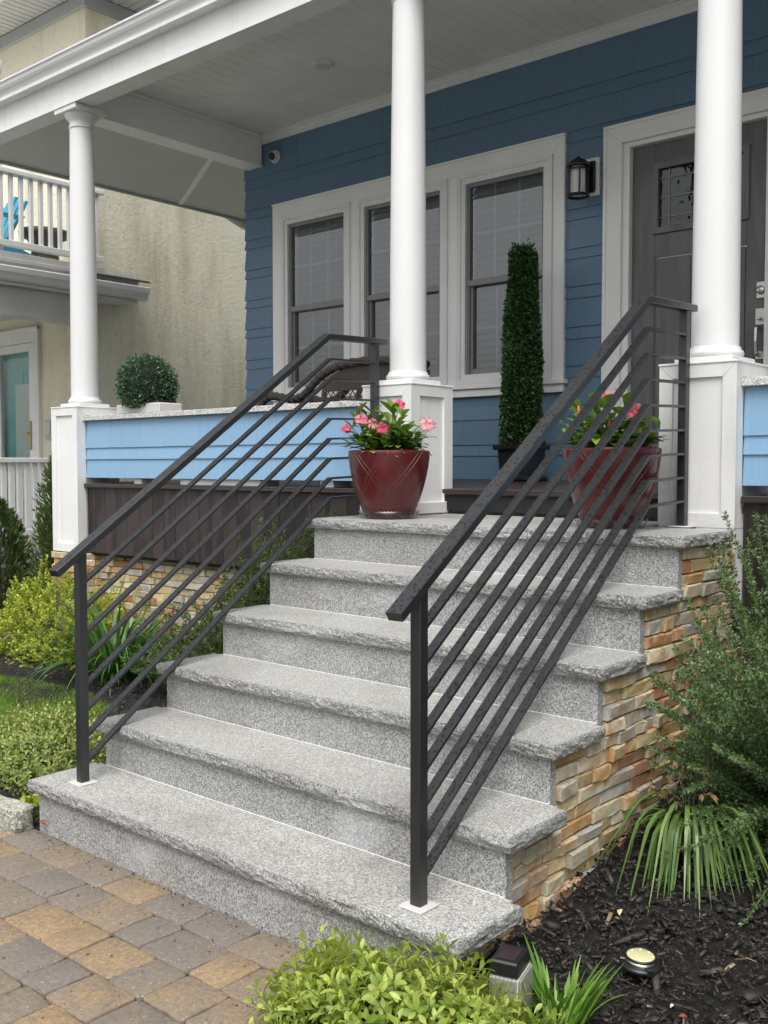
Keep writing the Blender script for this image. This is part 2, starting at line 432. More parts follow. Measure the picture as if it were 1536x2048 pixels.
def dup_tree(o, loc, rotz=0.0, label=None):
    r = o.copy(); COL.objects.link(r); r.location = loc; r.rotation_euler = (0, 0, rotz)
    if label: r['label'] = label
    for c in list(o.children):
        k = c.copy(); COL.objects.link(k); k.parent = r
        for g in list(c.children):
            h = g.copy(); COL.objects.link(h); h.parent = k
    return r

def fast_mesh(name, V, F, mat, tone=None, smooth=False):
    """V (n,3), F (m,k) with k equal for all; tone per vertex"""
    me = bpy.data.meshes.new(name); V = np.ascontiguousarray(V, dtype=np.float32); F = np.ascontiguousarray(F, dtype=np.int32)
    m, k = F.shape
    me.vertices.add(len(V)); me.vertices.foreach_set('co', V.ravel())
    me.loops.add(m*k); me.loops.foreach_set('vertex_index', F.ravel())
    me.polygons.add(m); me.polygons.foreach_set('loop_start', np.arange(0, m*k, k, dtype=np.int32))
    me.polygons.foreach_set('loop_total', np.full(m, k, dtype=np.int32))
    if smooth: me.polygons.foreach_set('use_smooth', np.ones(m, dtype=bool))
    me.materials.append(mat)
    if tone is not None:
        at = me.attributes.new('tone', 'FLOAT', 'POINT'); at.data.foreach_set('value', np.ascontiguousarray(tone, dtype=np.float32))
    me.update(calc_edges=True); me.validate(); return me

def nrm(a): return a/np.maximum(np.linalg.norm(a, axis=-1, keepdims=True), 1e-9)

def leaves(P, D, U, L, W, fold=.18, wide=.5, curl=0.0):
    """folded pointed leaves: base, left, right, middle of the rib, tip -> 2 quads each"""
    D = nrm(D); Sd = nrm(np.cross(D, U)); N = np.cross(Sd, D)
    L = np.broadcast_to(np.asarray(L, float).reshape(-1, 1), (len(P), 1)); W = np.broadcast_to(np.asarray(W, float).reshape(-1, 1), (len(P), 1))
    b = P; t = P+D*L-N*(L*curl); mid = P+D*L*wide
    l = mid+Sd*W*.5+N*W*fold; r = mid-Sd*W*.5+N*W*fold
    V = np.stack([b, l, r, mid, t], 1).reshape(-1, 3)
    i = (np.arange(len(P))*5)[:, None]
    F = np.concatenate([i+np.array([0, 2, 4, 3]), i+np.array([0, 3, 4, 1])], 0)
    return V, F

def blades(P, D, L, W, droop, nseg=6, late=False):
    """strap leaves arching over under their own weight; returns list of (V,F)"""
    out = []
    for p, d, l, w_, dr in zip(P, D, L, W, droop):
        p = np.array(p, float); d = np.array(d, float); d /= np.linalg.norm(d)
        h = np.array([d[0], d[1], 0]); hn = np.linalg.norm(h); h = h/hn if hn > 1e-6 else np.array([1., 0, 0])
        sd_ = np.array([-h[1], h[0], 0]); V = []; q = p.copy(); ang = math.asin(max(-1, min(1, d[2])))
        for k in range(nseg+1):
            t = k/nseg; ww = w_*(1-t**2.2)*(.75+.5*min(1, t*3)) * .5 + 0.0006
            V += [q+sd_*ww, q-sd_*ww]
            a = ang-dr*((min(1, max(0, t-.18)/.42)) if late else t**1.1); q = q+(h*math.cos(a)+np.array([0, 0, math.sin(a)]))*l/nseg
        F = [(2*k, 2*k+1, 2*k+3, 2*k+2) for k in range(nseg)]
        out.append((np.array(V), F))
    return out

def rdir(n, zmin=-1, zmax=1):
    z = nrg.uniform(zmin, zmax, n); a = nrg.uniform(0, 2*math.pi, n); r = np.sqrt(1-z*z)
    return np.stack([r*np.cos(a), r*np.sin(a), z], 1)

def nose_off(x, y, seed, amp):
    q = Vector((x*14+seed, y*14, seed)); q2 = Vector((x*45+seed, y*45, 0))
    return amp*(mnoise.noise(q)+mnoise.noise(q2)*.75)*.6-.001

def rough_slab(x0, x1, y0, y1, z0, z1, seed, amp=.0060, step=.012, ends=(True, True)):
    """granite slab with a rock-faced front and ends"""
    path = []; nx = max(2, int((x1-x0)/step)); ny = max(2, int((y1-y0)/step))
    for i in range(ny): path.append((x0, y1-(y1-y0)*i/ny, (-1, 0)))
    for i in range(nx+1):
        n = (0, -1) if 0 < i < nx else ((-.7, -.7) if i == 0 else (.7, -.7))
        path.append((x0+(x1-x0)*i/nx, y0, n))
    for i in range(1, ny+1): path.append((x1, y0+(y1-y0)*i/ny, (1, 0)))
    rows = 6; v = []; f = []
    for r in range(rows+1):
        t = r/rows
        for (x, y, n) in path:
            q = Vector((x*14+seed, y*14, t*2.2+seed)); q2 = Vector((x*45+seed, y*45, t*4.5))
            d = amp*(mnoise.noise(q)*1.0+mnoise.noise(q2)*.75)
            if r == 0: d = nose_off(x, y, seed, amp); dz = 0
            elif r == rows: d = d*.3-.002; dz = 0
            else: d = d+.004*math.sin(math.pi*t); dz = .004*mnoise.noise(q2*1.3)
            if y >= y1-1e-6: d *= .3
            zt = z1-(z1-z0)*t+dz
            if r == 1: zt = z1-.0035-.005*abs(mnoise.noise(q*.8))
            v.append((x+n[0]*d, y+n[1]*d, zt))
    m = len(path)
    for r in range(rows):
        for i in range(m-1): f.append((r*m+i, (r+1)*m+i, (r+1)*m+i+1, r*m+i+1))
        f.append((r*m+m-1, (r+1)*m+m-1, (r+1)*m, r*m))
    mb = MB(); mb.add(v, f); mb.sm = [False]*len(mb.f)
    mb.add([v[i] for i in range(m)], [tuple(range(m))]); mb.add([v[rows*m+i] for i in range(m)], [tuple(range(m))[::-1]])
    return mb

def stone_variants(mat, n=10):
    """unit stones (1 x 1 x 1, front face towards -Y) with a broken face"""
    out = []
    for k in range(n):
        R = random.Random(100+k); v = []; f = []; nx, nz = 4, 3
        tx, tz = R.uniform(-.30, .30), R.uniform(-.20, .20)
        U = [0, .05, R.uniform(.3, .7), .95, 1]; Wz = [0, .10, .90, 1]
        for j in range(nz+1):
            for i in range(nx+1):
                e = (i in (0, nx)) or (j in (0, nz))
                y = -.42-tx*(U[i]-.5)-tz*(Wz[j]-.5)-R.uniform(-.09, .09)+(R.uniform(.04, .2) if e else 0)
                v.append((U[i]+R.uniform(-.012, .012), y, Wz[j]+R.uniform(-.025, .025)*(1 if 0 < i < nx else .5)))
        W = nx+1
        for j in range(nz):
            for i in range(nx):
                f.append((j*W+i, j*W+i+1, (j+1)*W+i+1, (j+1)*W+i))
        b = len(v); v += [(0, 1, 0), (1, 1, 0), (1, 1, 1), (0, 1, 1)]
        f.append(tuple([b]+[b+1]+[i for i in range(nx, -1, -1)]))
        f.append(tuple([b+3]+[nz*W+i for i in range(0, nx+1)]+[b+2]))
        f.append(tuple([b, *[j*W for j in range(nz+1)], b+3][::1])); f.append(tuple([b+2, *[j*W+nx for j in range(nz, -1, -1)], b+1]))
        mb = MB(); mb.add(v, f); out.append(mb.mesh('stone', mat))
    return out
STONES = stone_variants(M['stone'])

def stone_row(parent, x0, x1, z0, z1, place, wmin=.06, wmax=.2, depth=.03):
    """a course of stones from x0 to x1 along a wall; place(a,z) gives the world origin, rotation about z"""
    x = x0
    while x < x1-.004:
        w_ = rng.uniform(wmin, wmax)
        if x1-(x+w_) < wmin*.7: w_ = x1-x
        h0 = rng.uniform(-.0015, .0015)
        loc, rz = place(x+.001, z0+.001+h0, rng.uniform(-.012, .010))
        wpart('stone', rng.choice(STONES), parent, loc, (0, 0, rz), (w_-.0035, depth, z1-z0-.004))
        x += w_

# ------------------------------------------------------------------ ground
def gz(x, y):
    """the mulch bed to the right of the steps climbs gently towards the house"""
    if x > 1.0: return 0.012+.115*min(1.6, max(0, (y-.42)/.7))+.03*max(0, min(1, (1.96-x)/.14))*min(1, max(0, (y-.1)/.2))
    return .02+.02*min(1, max(0, (y-.3)))

def grid_mesh(name, x0, x1, y0, y1, step, zf, mat):
    nx = int((x1-x0)/step); ny = int((y1-y0)/step)
    X, Y = np.meshgrid(np.linspace(x0, x1, nx+1), np.linspace(y0, y1, ny+1))
    Z = np.array([[zf(a, b) for a, b in zip(r1, r2)] for r1, r2 in zip(X, Y)])
    V = np.stack([X.ravel(), Y.ravel(), Z.ravel()], 1); W = nx+1
    i = (np.arange(ny)[:, None]*W+np.arange(nx)[None]).ravel()[:, None]
    return fast_mesh(name, V, i+np.array([0, 1, W+1, W]), mat, smooth=True)

mb = MB(); mb.add([(-150, -150, -.05), (150, -150, -.05), (150, 150, -.05), (-150, 150, -.05)], [(0, 1, 2, 3)])
tag(part('ground', mb, 'groundfar', None), 'pale ground between and around the two houses', kind='structure')
o = link('mulch_bed', grid_mesh('mulch_bed', 1.55, 5.2, -1.6, 3.75, .06, lambda x, y: gz(x, y)+.02*mnoise.noise(Vector((x*3, y*3, 0)))-.004, M['mulchbed']))
tag(o, 'dark mulch bed on the right of the steps', kind='structure')
o = link('mulch_bed', grid_mesh('mulch_bed', -3.6, .0, -.02, 2.0, .08, lambda x, y: gz(x, y)+.02*mnoise.noise(Vector((x*3, y*3, 0)))-.02, M['mulchbed']))
tag(o, 'dark mulch bed on the left of the steps', kind='structure')
mb = MB(); mb.box(-9, -3.6, .5, 3.7, -.06, -.005); tag(part('side_path', mb, 'concrete', None), 'concrete path between the houses', kind='structure')

# lawn with blades
LAWN = [(-6.0, .45), (-1.45, .45), (-1.15, .75), (-1.10, 1.02), (-1.3, 1.24), (-1.75, 1.36), (-2.3, 1.33), (-2.8, 1.22), (-3.5, 1.12), (-6.0, 1.05)]
mb = MB(); mb.prism(LAWN, 2, -.04, .012); tag(part('lawn', mb, 'lawnbase', None), 'lawn edge left of the steps', kind='structure')
def inside(poly, x, y):
    c = np.zeros(len(x), bool); j = len(poly)-1
    for i in range(len(poly)):
        xi, yi = poly[i]; xj, yj = poly[j]
        c ^= ((yi > y) != (yj > y)) & (x < (xj-xi)*(y-yi)/(yj-yi+1e-12)+xi); j = i
    return c
M['grass'] = m_tone('grass_blade', (.09, .18, .02), (.26, .40, .055), .5, .4)
x = nrg.uniform(-3.9, -1.05, 34000); y = nrg.uniform(.45, 1.4, 34000); k = inside(LAWN, x, y); x, y = x[k], y[k]; n = len(x)
P = np.stack([x, y, np.full(n, .008)], 1); D = np.stack([nrg.normal(0, .35, n), nrg.normal(0, .35, n), np.ones(n)], 1)
V, F = leaves(P, D, rdir(n, -.2, .2), nrg.uniform(.018, .036, n), nrg.uniform(.0025, .0042, n), 0.05, .45, .25)
tag(link('grass', fast_mesh('grass', V, F, M['grass'], np.repeat(nrg.uniform(0, 1, n)*.6+.4*np.clip(np.sin(x*3)+np.cos(y*5), 0, 1), 5))), 'short green grass of the lawn', 'grass', kind='stuff')

# mulch chips
def chips(name, n, xr, yr, label, keep=None, big=1.0):
    x = nrg.uniform(*xr, n); y = nrg.uniform(*yr, n)
    if keep is not None: k = keep(x, y); x, y = x[k], y[k]; n = len(x)
    z = np.array([gz(a, b) for a, b in zip(x, y)])
    L = np.exp(nrg.normal(-4.3, .55, n))*big; W = L*nrg.uniform(.18, .45, n); T = W*nrg.uniform(.2, .5, n)
    a = nrg.uniform(0, 2*math.pi, n); pit = nrg.normal(0, .32, n)
    d = np.stack([np.cos(a)*np.cos(pit), np.sin(a)*np.cos(pit), np.sin(pit)], 1); s = nrm(np.stack([-np.sin(a), np.cos(a), nrg.normal(0, .35, n)], 1)); u = np.cross(d, s)
    c = np.stack([x, y, z+.006+nrg.uniform(0, .018, n)], 1)
    vs = []
    for sl, sw, su in ((-1, -1, -1), (1, -.6, -1), (1, .6, -1), (-1, 1, -1), (-.9, -.9, 1), (.8, -.5, 1), (.8, .5, 1), (-.9, .8, 1)):
        vs.append(c+d*(L*sl*.5)[:, None]+s*(W*sw*.5*nrg.uniform(.7, 1.2, n))[:, None]+u*(T*su*.5)[:, None])
    V = np.stack(vs, 1).reshape(-1, 3); i = (np.arange(n)*8)[:, None]
    F = np.concatenate([i+np.array(q) for q in ((4, 5, 6, 7), (0, 1, 5, 4), (1, 2, 6, 5), (2, 3, 7, 6), (3, 0, 4, 7))], 0)
    tag(link(name, fast_mesh(name, V, F, M['chip'], np.repeat(nrg.uniform(0, 1, n)**1.2, 8))), label, 'mulch', kind='stuff')
chips('mulch_chips', 46000, (1.5, 3.4), (-1.2, 2.0), 'shredded black mulch chips beside the stone wall', lambda x, y: ~((x < 1.805) & (y > 0)) & ~((x < 1.6) & (y < 0)) & (x < 3.4-0.2*y))
chips('mulch_chips', 9000, (-3.5, .0), (.05, 2.0), 'shredded black mulch chips under the left shrubs', lambda x, y: ~inside(LAWN, x, y), 1.15)

# pavers
walk = tag(part('paver_walk', MB().box(-6, 1.60, -6.0, .02, -.09, -.012), 'joint', None), 'paved walk of tumbled concrete pavers', kind='structure')
def paver_mesh(wd, dp, seed):
    R = random.Random(seed); r = .014; pts = []
    for cx, cy, a0 in ((wd/2-r, dp/2-r, 0), (-wd/2+r, dp/2-r, 90), (-wd/2+r, -dp/2+r, 180), (wd/2-r, -dp/2+r, 270)):
        rr = r*R.uniform(.7, 1.3)
        for k in range(4): a = rad(a0+30*k); pts.append([cx+rr*math.cos(a), cy+rr*math.sin(a)])
    edge = []                                     # extra points on the long edges, pushed a little: tumbled edges
    for i, p in enumerate(pts):
        edge.append(p); q = pts[(i+1) % len(pts)]
        if math.dist(p, q) > .05:
            for t in (.33, .67):
                e = [p[0]+(q[0]-p[0])*t, p[1]+(q[1]-p[1])*t]; l = math.hypot(*e); o_ = R.uniform(-.0035, .002)
                edge.append([e[0]*(1+o_/l), e[1]*(1+o_/l)])
    n = len(edge); v = []
    for sc, z in ((1, -.05), (1, -.006), (.985, -.0015), (.95, 0)):
        for p in edge: v.append((p[0]*sc, p[1]*sc, z+(R.uniform(-.0006, .0006))))
    f = []
    for k in range(3):
        for i in range(n): j = (i+1) % n; f.append((k*n+i, k*n+j, (k+1)*n+j, (k+1)*n+i))
    f.append(tuple(range(3*n, 4*n)))
    mb = MB(); mb.add(v, f); mb.sm = [True]*len(mb.f)
    return mb.mesh('paver', M['paver'])
PAV = {}
def paver(x0, x1, y0, y1):
    key = (round(x1-x0, 3), round(y1-y0, 3), rng.randrange(5))
    if key not in PAV: PAV[key] = paver_mesh(x1-x0-.0022, y1-y0-.0022, hash(key) % 1000)
    link('paver', PAV[key], walk, ((x0+x1)/2, (y0+y1)/2, rng.uniform(-.002, .002)), (rng.uniform(-.006, .006), rng.uniform(-.006, .006), rng.choice((0, math.pi))+rng.uniform(-.008, .008)))
def prow(y1, y0, edges):
    for a, b in zip(edges, edges[1:]): paver(a, b, y0, y1)
BIG, SM = .2085, .138
prow(.024, -.119, [-.25, -.04, .175, .375, .582, .783, .992, 1.196, 1.404, 1.60])
prow(-.119, -.275, [-.21, -.072, .135, .335, .533, .675, .882, 1.014, 1.219, 1.352, 1.555])
prow(-.275, -.430, [-.24, -.03, .107, .316, .562, .767, .899, 1.101, 1.233, 1.402, 1.60])
prow(-.430, -.582, [.30, .51, .715, .919, 1.048, 1.235, 1.44, 1.585])
prow(-.582, -.735, [.55, .76, .965, 1.10, 1.31, 1.52, 1.66])
prow(-.735, -.888, [.70, .90, 1.11, 1.25, 1.46, 1.60])

n = 420; x = nrg.uniform(-.3, 1.6, n); y = np.where(nrg.uniform(0, 1, n) < .4, .018-np.abs(nrg.normal(0, .03, n)), nrg.uniform(-1.0, .02, n))
V, F = leaves(np.stack([x, y, np.full(n, .003)], 1), rdir(n)*np.array([1, 1, .15]), rdir(n, .6, 1), nrg.uniform(.004, .016, n), nrg.uniform(.002, .006, n), .1)
tag(link('grit', fast_mesh('grit', V, F, M['chip'], np.repeat(nrg.uniform(.3, 1, n), 5))), 'bits of mulch and grit scattered on the pavers', 'grit', kind='stuff')

# ------------------------------------------------------------------ steps
SY = [0, .267, .540, .821, 1.097, 1.372]; SZ = [.187, .359, .536, .715, .900, 1.083]
XL = [-.033, -.010, .007, .018, .008, .010]; XR = [1.902, 1.872, 1.838, 1.833, 1.832, 1.835]
TH = .042
st = thing('granite_staircase', 'six grey granite steps with rock-faced edges climbing to the porch', 'staircase', (.92, .9, 0))
for i in range(6):
    yb = SY[i+1]+.008 if i < 5 else 1.80
    part('tread', rough_slab(XL[i], XR[i], SY[i], yb, SZ[i]-TH, SZ[i], i*7.3), 'granite_rough', st)
    # honed top of each tread, 3 mm proud of the rough block
    a, b = XL[i]+.004, XR[i]-.004
    zb = SZ[i-1] if i else -.06
    yr = SY[i]+.022
    part('riser', MB().box(XL[i]+.032, XR[i]-.030, yr, yr+.035, zb-.03 if i else zb, SZ[i]-TH-.001, .002), 'granite', st)
for i in range(6):      # sawn (smooth) upper faces
    pts = []
    n = 150; y1 = SY[i+1]+.02 if i < 5 else 2.19
    R = random.Random(i)
    for k in range(n+1):
        t = k/n; x = XL[i]+.006+(XR[i]-XL[i]-.012)*t
        pts.append((x, SY[i]-nose_off(x, SY[i], i*7.3, .0060)+.0018))
    if i < 5: poly = pts+[(XR[i]-.006, SY[i+1]+.006), (XR[i]-.035, SY[i+1]+.006), (XR[i]-.035, y1), (XL[i]+.035, y1), (XL[i]+.035, SY[i+1]+.006), (XL[i]+.006, SY[i+1]+.006)]
    else: poly = pts+[(XR[i]-.006, 1.795), (1.46, 1.795), (1.46, y1), (.215, y1), (.215, 1.795), (XL[i]+.006, 1.795)]
    part('tread_top', MB().prism(poly, 2, SZ[i]-.012, SZ[i]+.0012), 'granite_top', st)
# core of the steps
core = MB()
for i in range(6): core.box(.06, 1.772, SY[i]+.055, SY[i+1]+.07 if i < 5 else 1.9, -.06, SZ[i]-TH-.004)
part('core', core, 'mortar', st)
# pale grout lines where riser meets tread
for i in range(5): part('grout_line', MB().box(XL[i+1]+.034, XR[i+1]-.032, SY[i+1]+.0205, SY[i+1]+.026, SZ[i]-.001, SZ[i]+.0028), 'cream', st)
# stone cladding on the right flank
XS = 1.772
def place_r(a, z, d): return (XS+.028+d, a, z), math.pi/2
def place_l(a, z, d): return (.055-.0-d, a, z), -math.pi/2
zs = [-.04]
for i in range(6):
    top = SZ[i]-TH-.001; lo = zs[-1]; n = max(1, round((top-lo)/.047))
    cuts = sorted([lo+(top-lo)*(k+rng.uniform(-.12, .12))/n for k in range(1, n)])
    zs += cuts+[top]
for z0, z1 in zip(zs, zs[1:]):
    y = 9
    for i in range(6):
        if SZ[i]-TH+.002 >= z1: y = SY[i]+.059; break
        if SZ[i] > z0+.002: pass
    # tread ends in front of this course?
    for i in range(5):
        if z0 < SZ[i]-.002 and z1 > SZ[i]-TH+.002: y = max(y, SY[i+1]+.012)
    if y < 1.85: stone_row(st, y, 1.885 if z1 > .715 else 2.004, z0, z1, place_r, .06, .20)

# railing
def railing(label, xb, yb, xt, yt):
    t = thing('stair_railing', label, 'railing', (xb, yb, SZ[0]), 'black flat-bar railings on the steps')
    def X(y): return xb+(y-yb)*(xt-xb)/(yt-yb)
    def P(y, z): return Vector((X(y), y, z))
    hr = MB(); pr = [(-.022, -.026), (.022, -.026), (.0235, -.0245), (.0235, -.003), (.021, 0), (-.021, 0), (-.0235, -.003), (-.0235, -.0245)]
    hr.sweep([P(-.012, .962), P(1.482, 1.933), P(1.935, 1.955)], pr); part('handrail', hr, 'rail', t)
    ps = .0165
    for (y, z0, z1) in ((yb, SZ[0]+.002, 1.022), (1.862, SZ[5]+.001, 1.925)):
        x = X(y); part('post', MB().box(x-ps, x+ps, y-ps, y+ps, z0, z1, .0015), 'rail', t)
    for k in range(8):
        dz = -.0922*k
        b = MB(); h = .0138; b.sweep([P(yb+.012, .915+dz), P(1.508, 1.824+dz), P(1.856, 1.836+dz)], [(-h, -.009), (h, -.009), (h, 0), (-h, 0)])
        part('bar', b, 'rail', t)
    part('base_plate', MB().box(xb-.038, xb+.038, yb-.038, yb+.038, SZ[0]+.001, SZ[0]+.008, .002), 'plate', t)
    x = X(1.862); p = [];
    part('base_plate', MB().box(x-.04, x+.045, 1.862-.045, 1.862+.03, SZ[5]+.001, SZ[5]+.007, .002), 'plate', t)
    return t
railing('black metal stair railing on the left side, ending at the middle pier', .155, .105, .0, 1.862)
railing('black metal stair railing on the right side, nearest the stone flank and mulch', 1.703, .10, 1.605, 1.862)

# ------------------------------------------------------------------ columns on panelled piers
def porch_column(label, cx, z0, base=False):
    t = thing('porch_column', label, 'column', (cx, 2.058, z0), 'white porch columns')
    hw, y0, y1, zt = .157, 1.893, 2.225, 1.722
    f_ = .012
    pd = part('pedestal', MB().box(cx-hw+f_, cx+hw-f_, y0+f_, y1-f_, z0+.002, zt-.004), 'white', t)
    def board(mb): part('trim_board', mb, 'white', pd)
    bw = .055
    for ax in ('f', 'b', 'l', 'r'):
        zb = z0 if z0 > .9 else z0
        zlo = z0 if z0 > .9 else (1.083 if cx > 1 else z0)
        L0, L1 = (cx-hw, cx+hw) if ax in 'fb' else (y0, y1)
        def poly(pl):
            if ax == 'f': return MB().prism(pl, 1, y0, y0+f_+.001)
            if ax == 'b': return MB().prism(pl, 1, y1-f_-.001, y1)
            if ax == 'l': return MB().prism(pl, 0, cx-hw, cx-hw+f_+.001)
            return MB().prism(pl, 0, cx+hw-f_-.001, cx+hw)
        g = .0008; a, b = L0, L1
        if ax in 'lr': a += .0005+f_; b -= .0005+f_
        zl = zlo+.001
        board(poly([(a, zl+g), (a+bw, zl+bw+g), (a+bw, zt-bw-g), (a, zt-g)]))
        board(poly([(b, zl+g), (b, zt-g), (b-bw, zt-bw-g), (b-bw, zl+bw+g)]))
        board(poly([(a+g, zt), (a+bw+g, zt-bw), (b-bw-g, zt-bw), (b-g, zt)]))
        board(poly([(a+g, zl), (b-g, zl), (b-bw-g, zl+bw), (a+bw+g, zl+bw)]))
        if zlo > z0+.1: board(poly([(a, z0), (b, z0), (b, zlo-.001), (a, zlo-.001)]))
    if base: part('base_board', MB().box(cx-hw-.012, cx+hw+.014, y0-.012, y1+.012, z0+.003, z0+.06, .003), 'white', t)
    part('cap_plate', MB().box(cx-hw-.004, cx+hw+.004, y0-.004, y1+.004, zt-.003, zt+.006, .002), 'white', t)
    c = (cx, 2.06, 0)
    part('plinth', MB().box(cx-.118, cx+.118, 2.06-.118, 2.06+.118, zt+.0065, zt+.030, .003), 'white_gloss', t)
    zb = zt+.0305
    tor = [(.098, zb), (.108, zb+.006), (.1125, zb+.016), (.108, zb+.027), (.100, zb+.031), (.100, zb+.040), (.096, zb+.044)]
    part('base', MB().lathe(tor, c, 48), 'white_gloss', t)
    sh = [(.0925-.0145*((k/14)**1.7), zb+.0445+(3.615-zb-.0445)*k/14) for k in range(15)]
    part('shaft', MB().lathe(sh, c, 56), 'white_gloss', t)
    cap = [(.078, 3.6155), (.084, 3.618), (.086, 3.624), (.084, 3.630), (.079, 3.633), (.079, 3.662), (.088, 3.672), (.104, 3.690), (.110, 3.702), (.111, 3.712)]
    cp = part('capital', MB().lathe(cap, c, 48), 'white_gloss', t)
    part('abacus', MB().box(cx-.128, cx+.128, 2.06-.128, 2.06+.128, 3.7125, 3.748, .003), 'white_gloss', cp)
porch_column('white round porch column on the far left pier beside the ball topiary', -2.845, .74)
porch_column('white round porch column in the middle, behind the left flower pot', .05, SZ[5]+.003, True)
porch_column('white round porch column on the right pier in front of the grey door', 1.645, .722)

# ------------------------------------------------------------------ our house
YW = 3.80
house = thing('blue_house', 'blue shingled house with a deep white porch roof, triple window and grey door', 'house', (0, YW, 0))
X0, X1 = -3.13, 4.2
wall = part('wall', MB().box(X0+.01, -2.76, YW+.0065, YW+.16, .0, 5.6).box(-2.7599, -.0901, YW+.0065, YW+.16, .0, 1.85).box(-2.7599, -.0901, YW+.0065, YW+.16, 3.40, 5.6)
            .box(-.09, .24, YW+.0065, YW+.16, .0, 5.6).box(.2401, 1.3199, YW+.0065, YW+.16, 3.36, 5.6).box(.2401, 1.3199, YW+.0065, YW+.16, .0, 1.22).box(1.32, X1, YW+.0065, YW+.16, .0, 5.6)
            .box(X0+.01, X0+.16, YW+.1601, 9, .0, 5.6), M['siding_shaded'], house)
ZB = [1.225, 1.395, 1.470, 1.640, 1.716, 1.888, 1.962, 2.132, 2.208, 2.388, 2.462, 2.636, 2.702, 2.880, 2.950, 3.122, 3.197, 3.365, 3.440, 3.613, 3.696, 3.960]
def shingle(xa, xb, z0, z1, y, th, parent, left=0.0, right=0.0):
    """tapered board: thick butt at the bottom, thin under the next course"""
    v = [(xa-left, y-th, z0), (xb+right, y-th, z0), (xb, y-.003, z1), (xa, y-.003, z1), (xa-left, y+.006, z0), (xb+right, y+.006, z0), (xb, y+.006, z1), (xa, y+.006, z1)]
    part('shingle', MB().add(v, [(0, 1, 2, 3), (5, 4, 7, 6), (4, 5, 1, 0), (3, 2, 6, 7), (4, 0, 3, 7), (1, 5, 6, 2)]), 'siding_shaded' if parent is wall else 'siding', parent)
holes = [(-2.74, -.11, 1.86, 3.38), (.235, 1.40, 1.0, 3.37)]
for i, (z0, z1) in enumerate(zip(ZB, ZB[1:])):
    R = random.Random(500+i); wide = z1-z0 > .12
    spans = [(X0, 2.6)]
    for (a, b, c, d) in holes:
        if z0 < d-.02 and z1 > c+.02 and not (z0 < c < z1 and c-z0 > .05 and False):
            ns = []
            for (s, e) in spans:
                if b <= s or a >= e: ns.append((s, e)); continue
                if s < a: ns.append((s, a))
                if e > b: ns.append((b, e))
            spans = ns
    for (s, e) in spans:
        x = s
        while x < e-.002:
            w_ = R.uniform(.28, .62)
            if e-(x+w_) < .14: w_ = e-x
            jz = R.uniform(-.0012, .0012)
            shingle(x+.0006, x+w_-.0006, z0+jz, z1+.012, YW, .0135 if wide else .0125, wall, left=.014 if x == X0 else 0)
            x += w_
# side wall courses (seen edge on from the porch)
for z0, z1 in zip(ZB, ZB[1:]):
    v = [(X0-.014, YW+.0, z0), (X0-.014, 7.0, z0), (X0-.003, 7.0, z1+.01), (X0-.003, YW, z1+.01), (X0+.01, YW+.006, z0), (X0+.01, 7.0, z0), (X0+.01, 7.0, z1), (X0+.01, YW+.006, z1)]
    part('shingle', MB().add(v, [(1, 0, 3, 2), (4, 0, 1, 5), (4, 7, 3, 0), (6, 7, 4, 5), (2, 3, 7, 6), (1, 2, 6, 5)]), 'siding_shaded', wall)

# triple window
def frame(x0, x1, z0, z1, w_, y0, y1, mat, parent, name, mitre=True, parts=4, bottom=True, c=.0):
    g = .0006
    polys = [[(x0, z0), (x0+w_, z0+w_ if bottom else z0), (x0+w_, z1-w_), (x0, z1)], [(x1, z0), (x1, z1), (x1-w_, z1-w_), (x1-w_, z0+w_ if bottom else z0)],
             [(x0+g, z1), (x0+w_+g, z1-w_-g), (x1-w_-g, z1-w_-g), (x1-g, z1)]]
    if bottom: polys.append([(x0+g, z0), (x1-g, z0), (x1-w_-g, z0+w_+g), (x0+w_+g, z0+w_+g)])
    mb = MB()
    for p in polys: mb.prism(p, 1, y0, y1)
    return part(name, mb, mat, parent)
cas = thing_dummy = None
win_all = [(-2.673, -1.925), (-1.851, -1.003), (-.918, -.161)]
casing = MB()
def casing_board(mb): return part('casing', mb, 'cream', house)
zt, zb_ = 3.418, 1.884
for pl in ([(-2.781, zb_), (-2.675, zb_), (-2.675, 3.318), (-2.781, zt)], [(-.075, zb_), (-.075, zt), (-.159, 3.318), (-.159, zb_)], [(-2.7795, zt), (-2.6742, 3.3185), (-.1598, 3.3185), (-.0765, zt)]):
    casing_board(MB().prism(pl, 1, YW-.030, YW+.01))
for a, b in ((-1.9245, -1.8515), (-1.0025, -.9185)): casing_board(MB().box(a, b, YW-.028, YW+.01, zb_, 3.318))
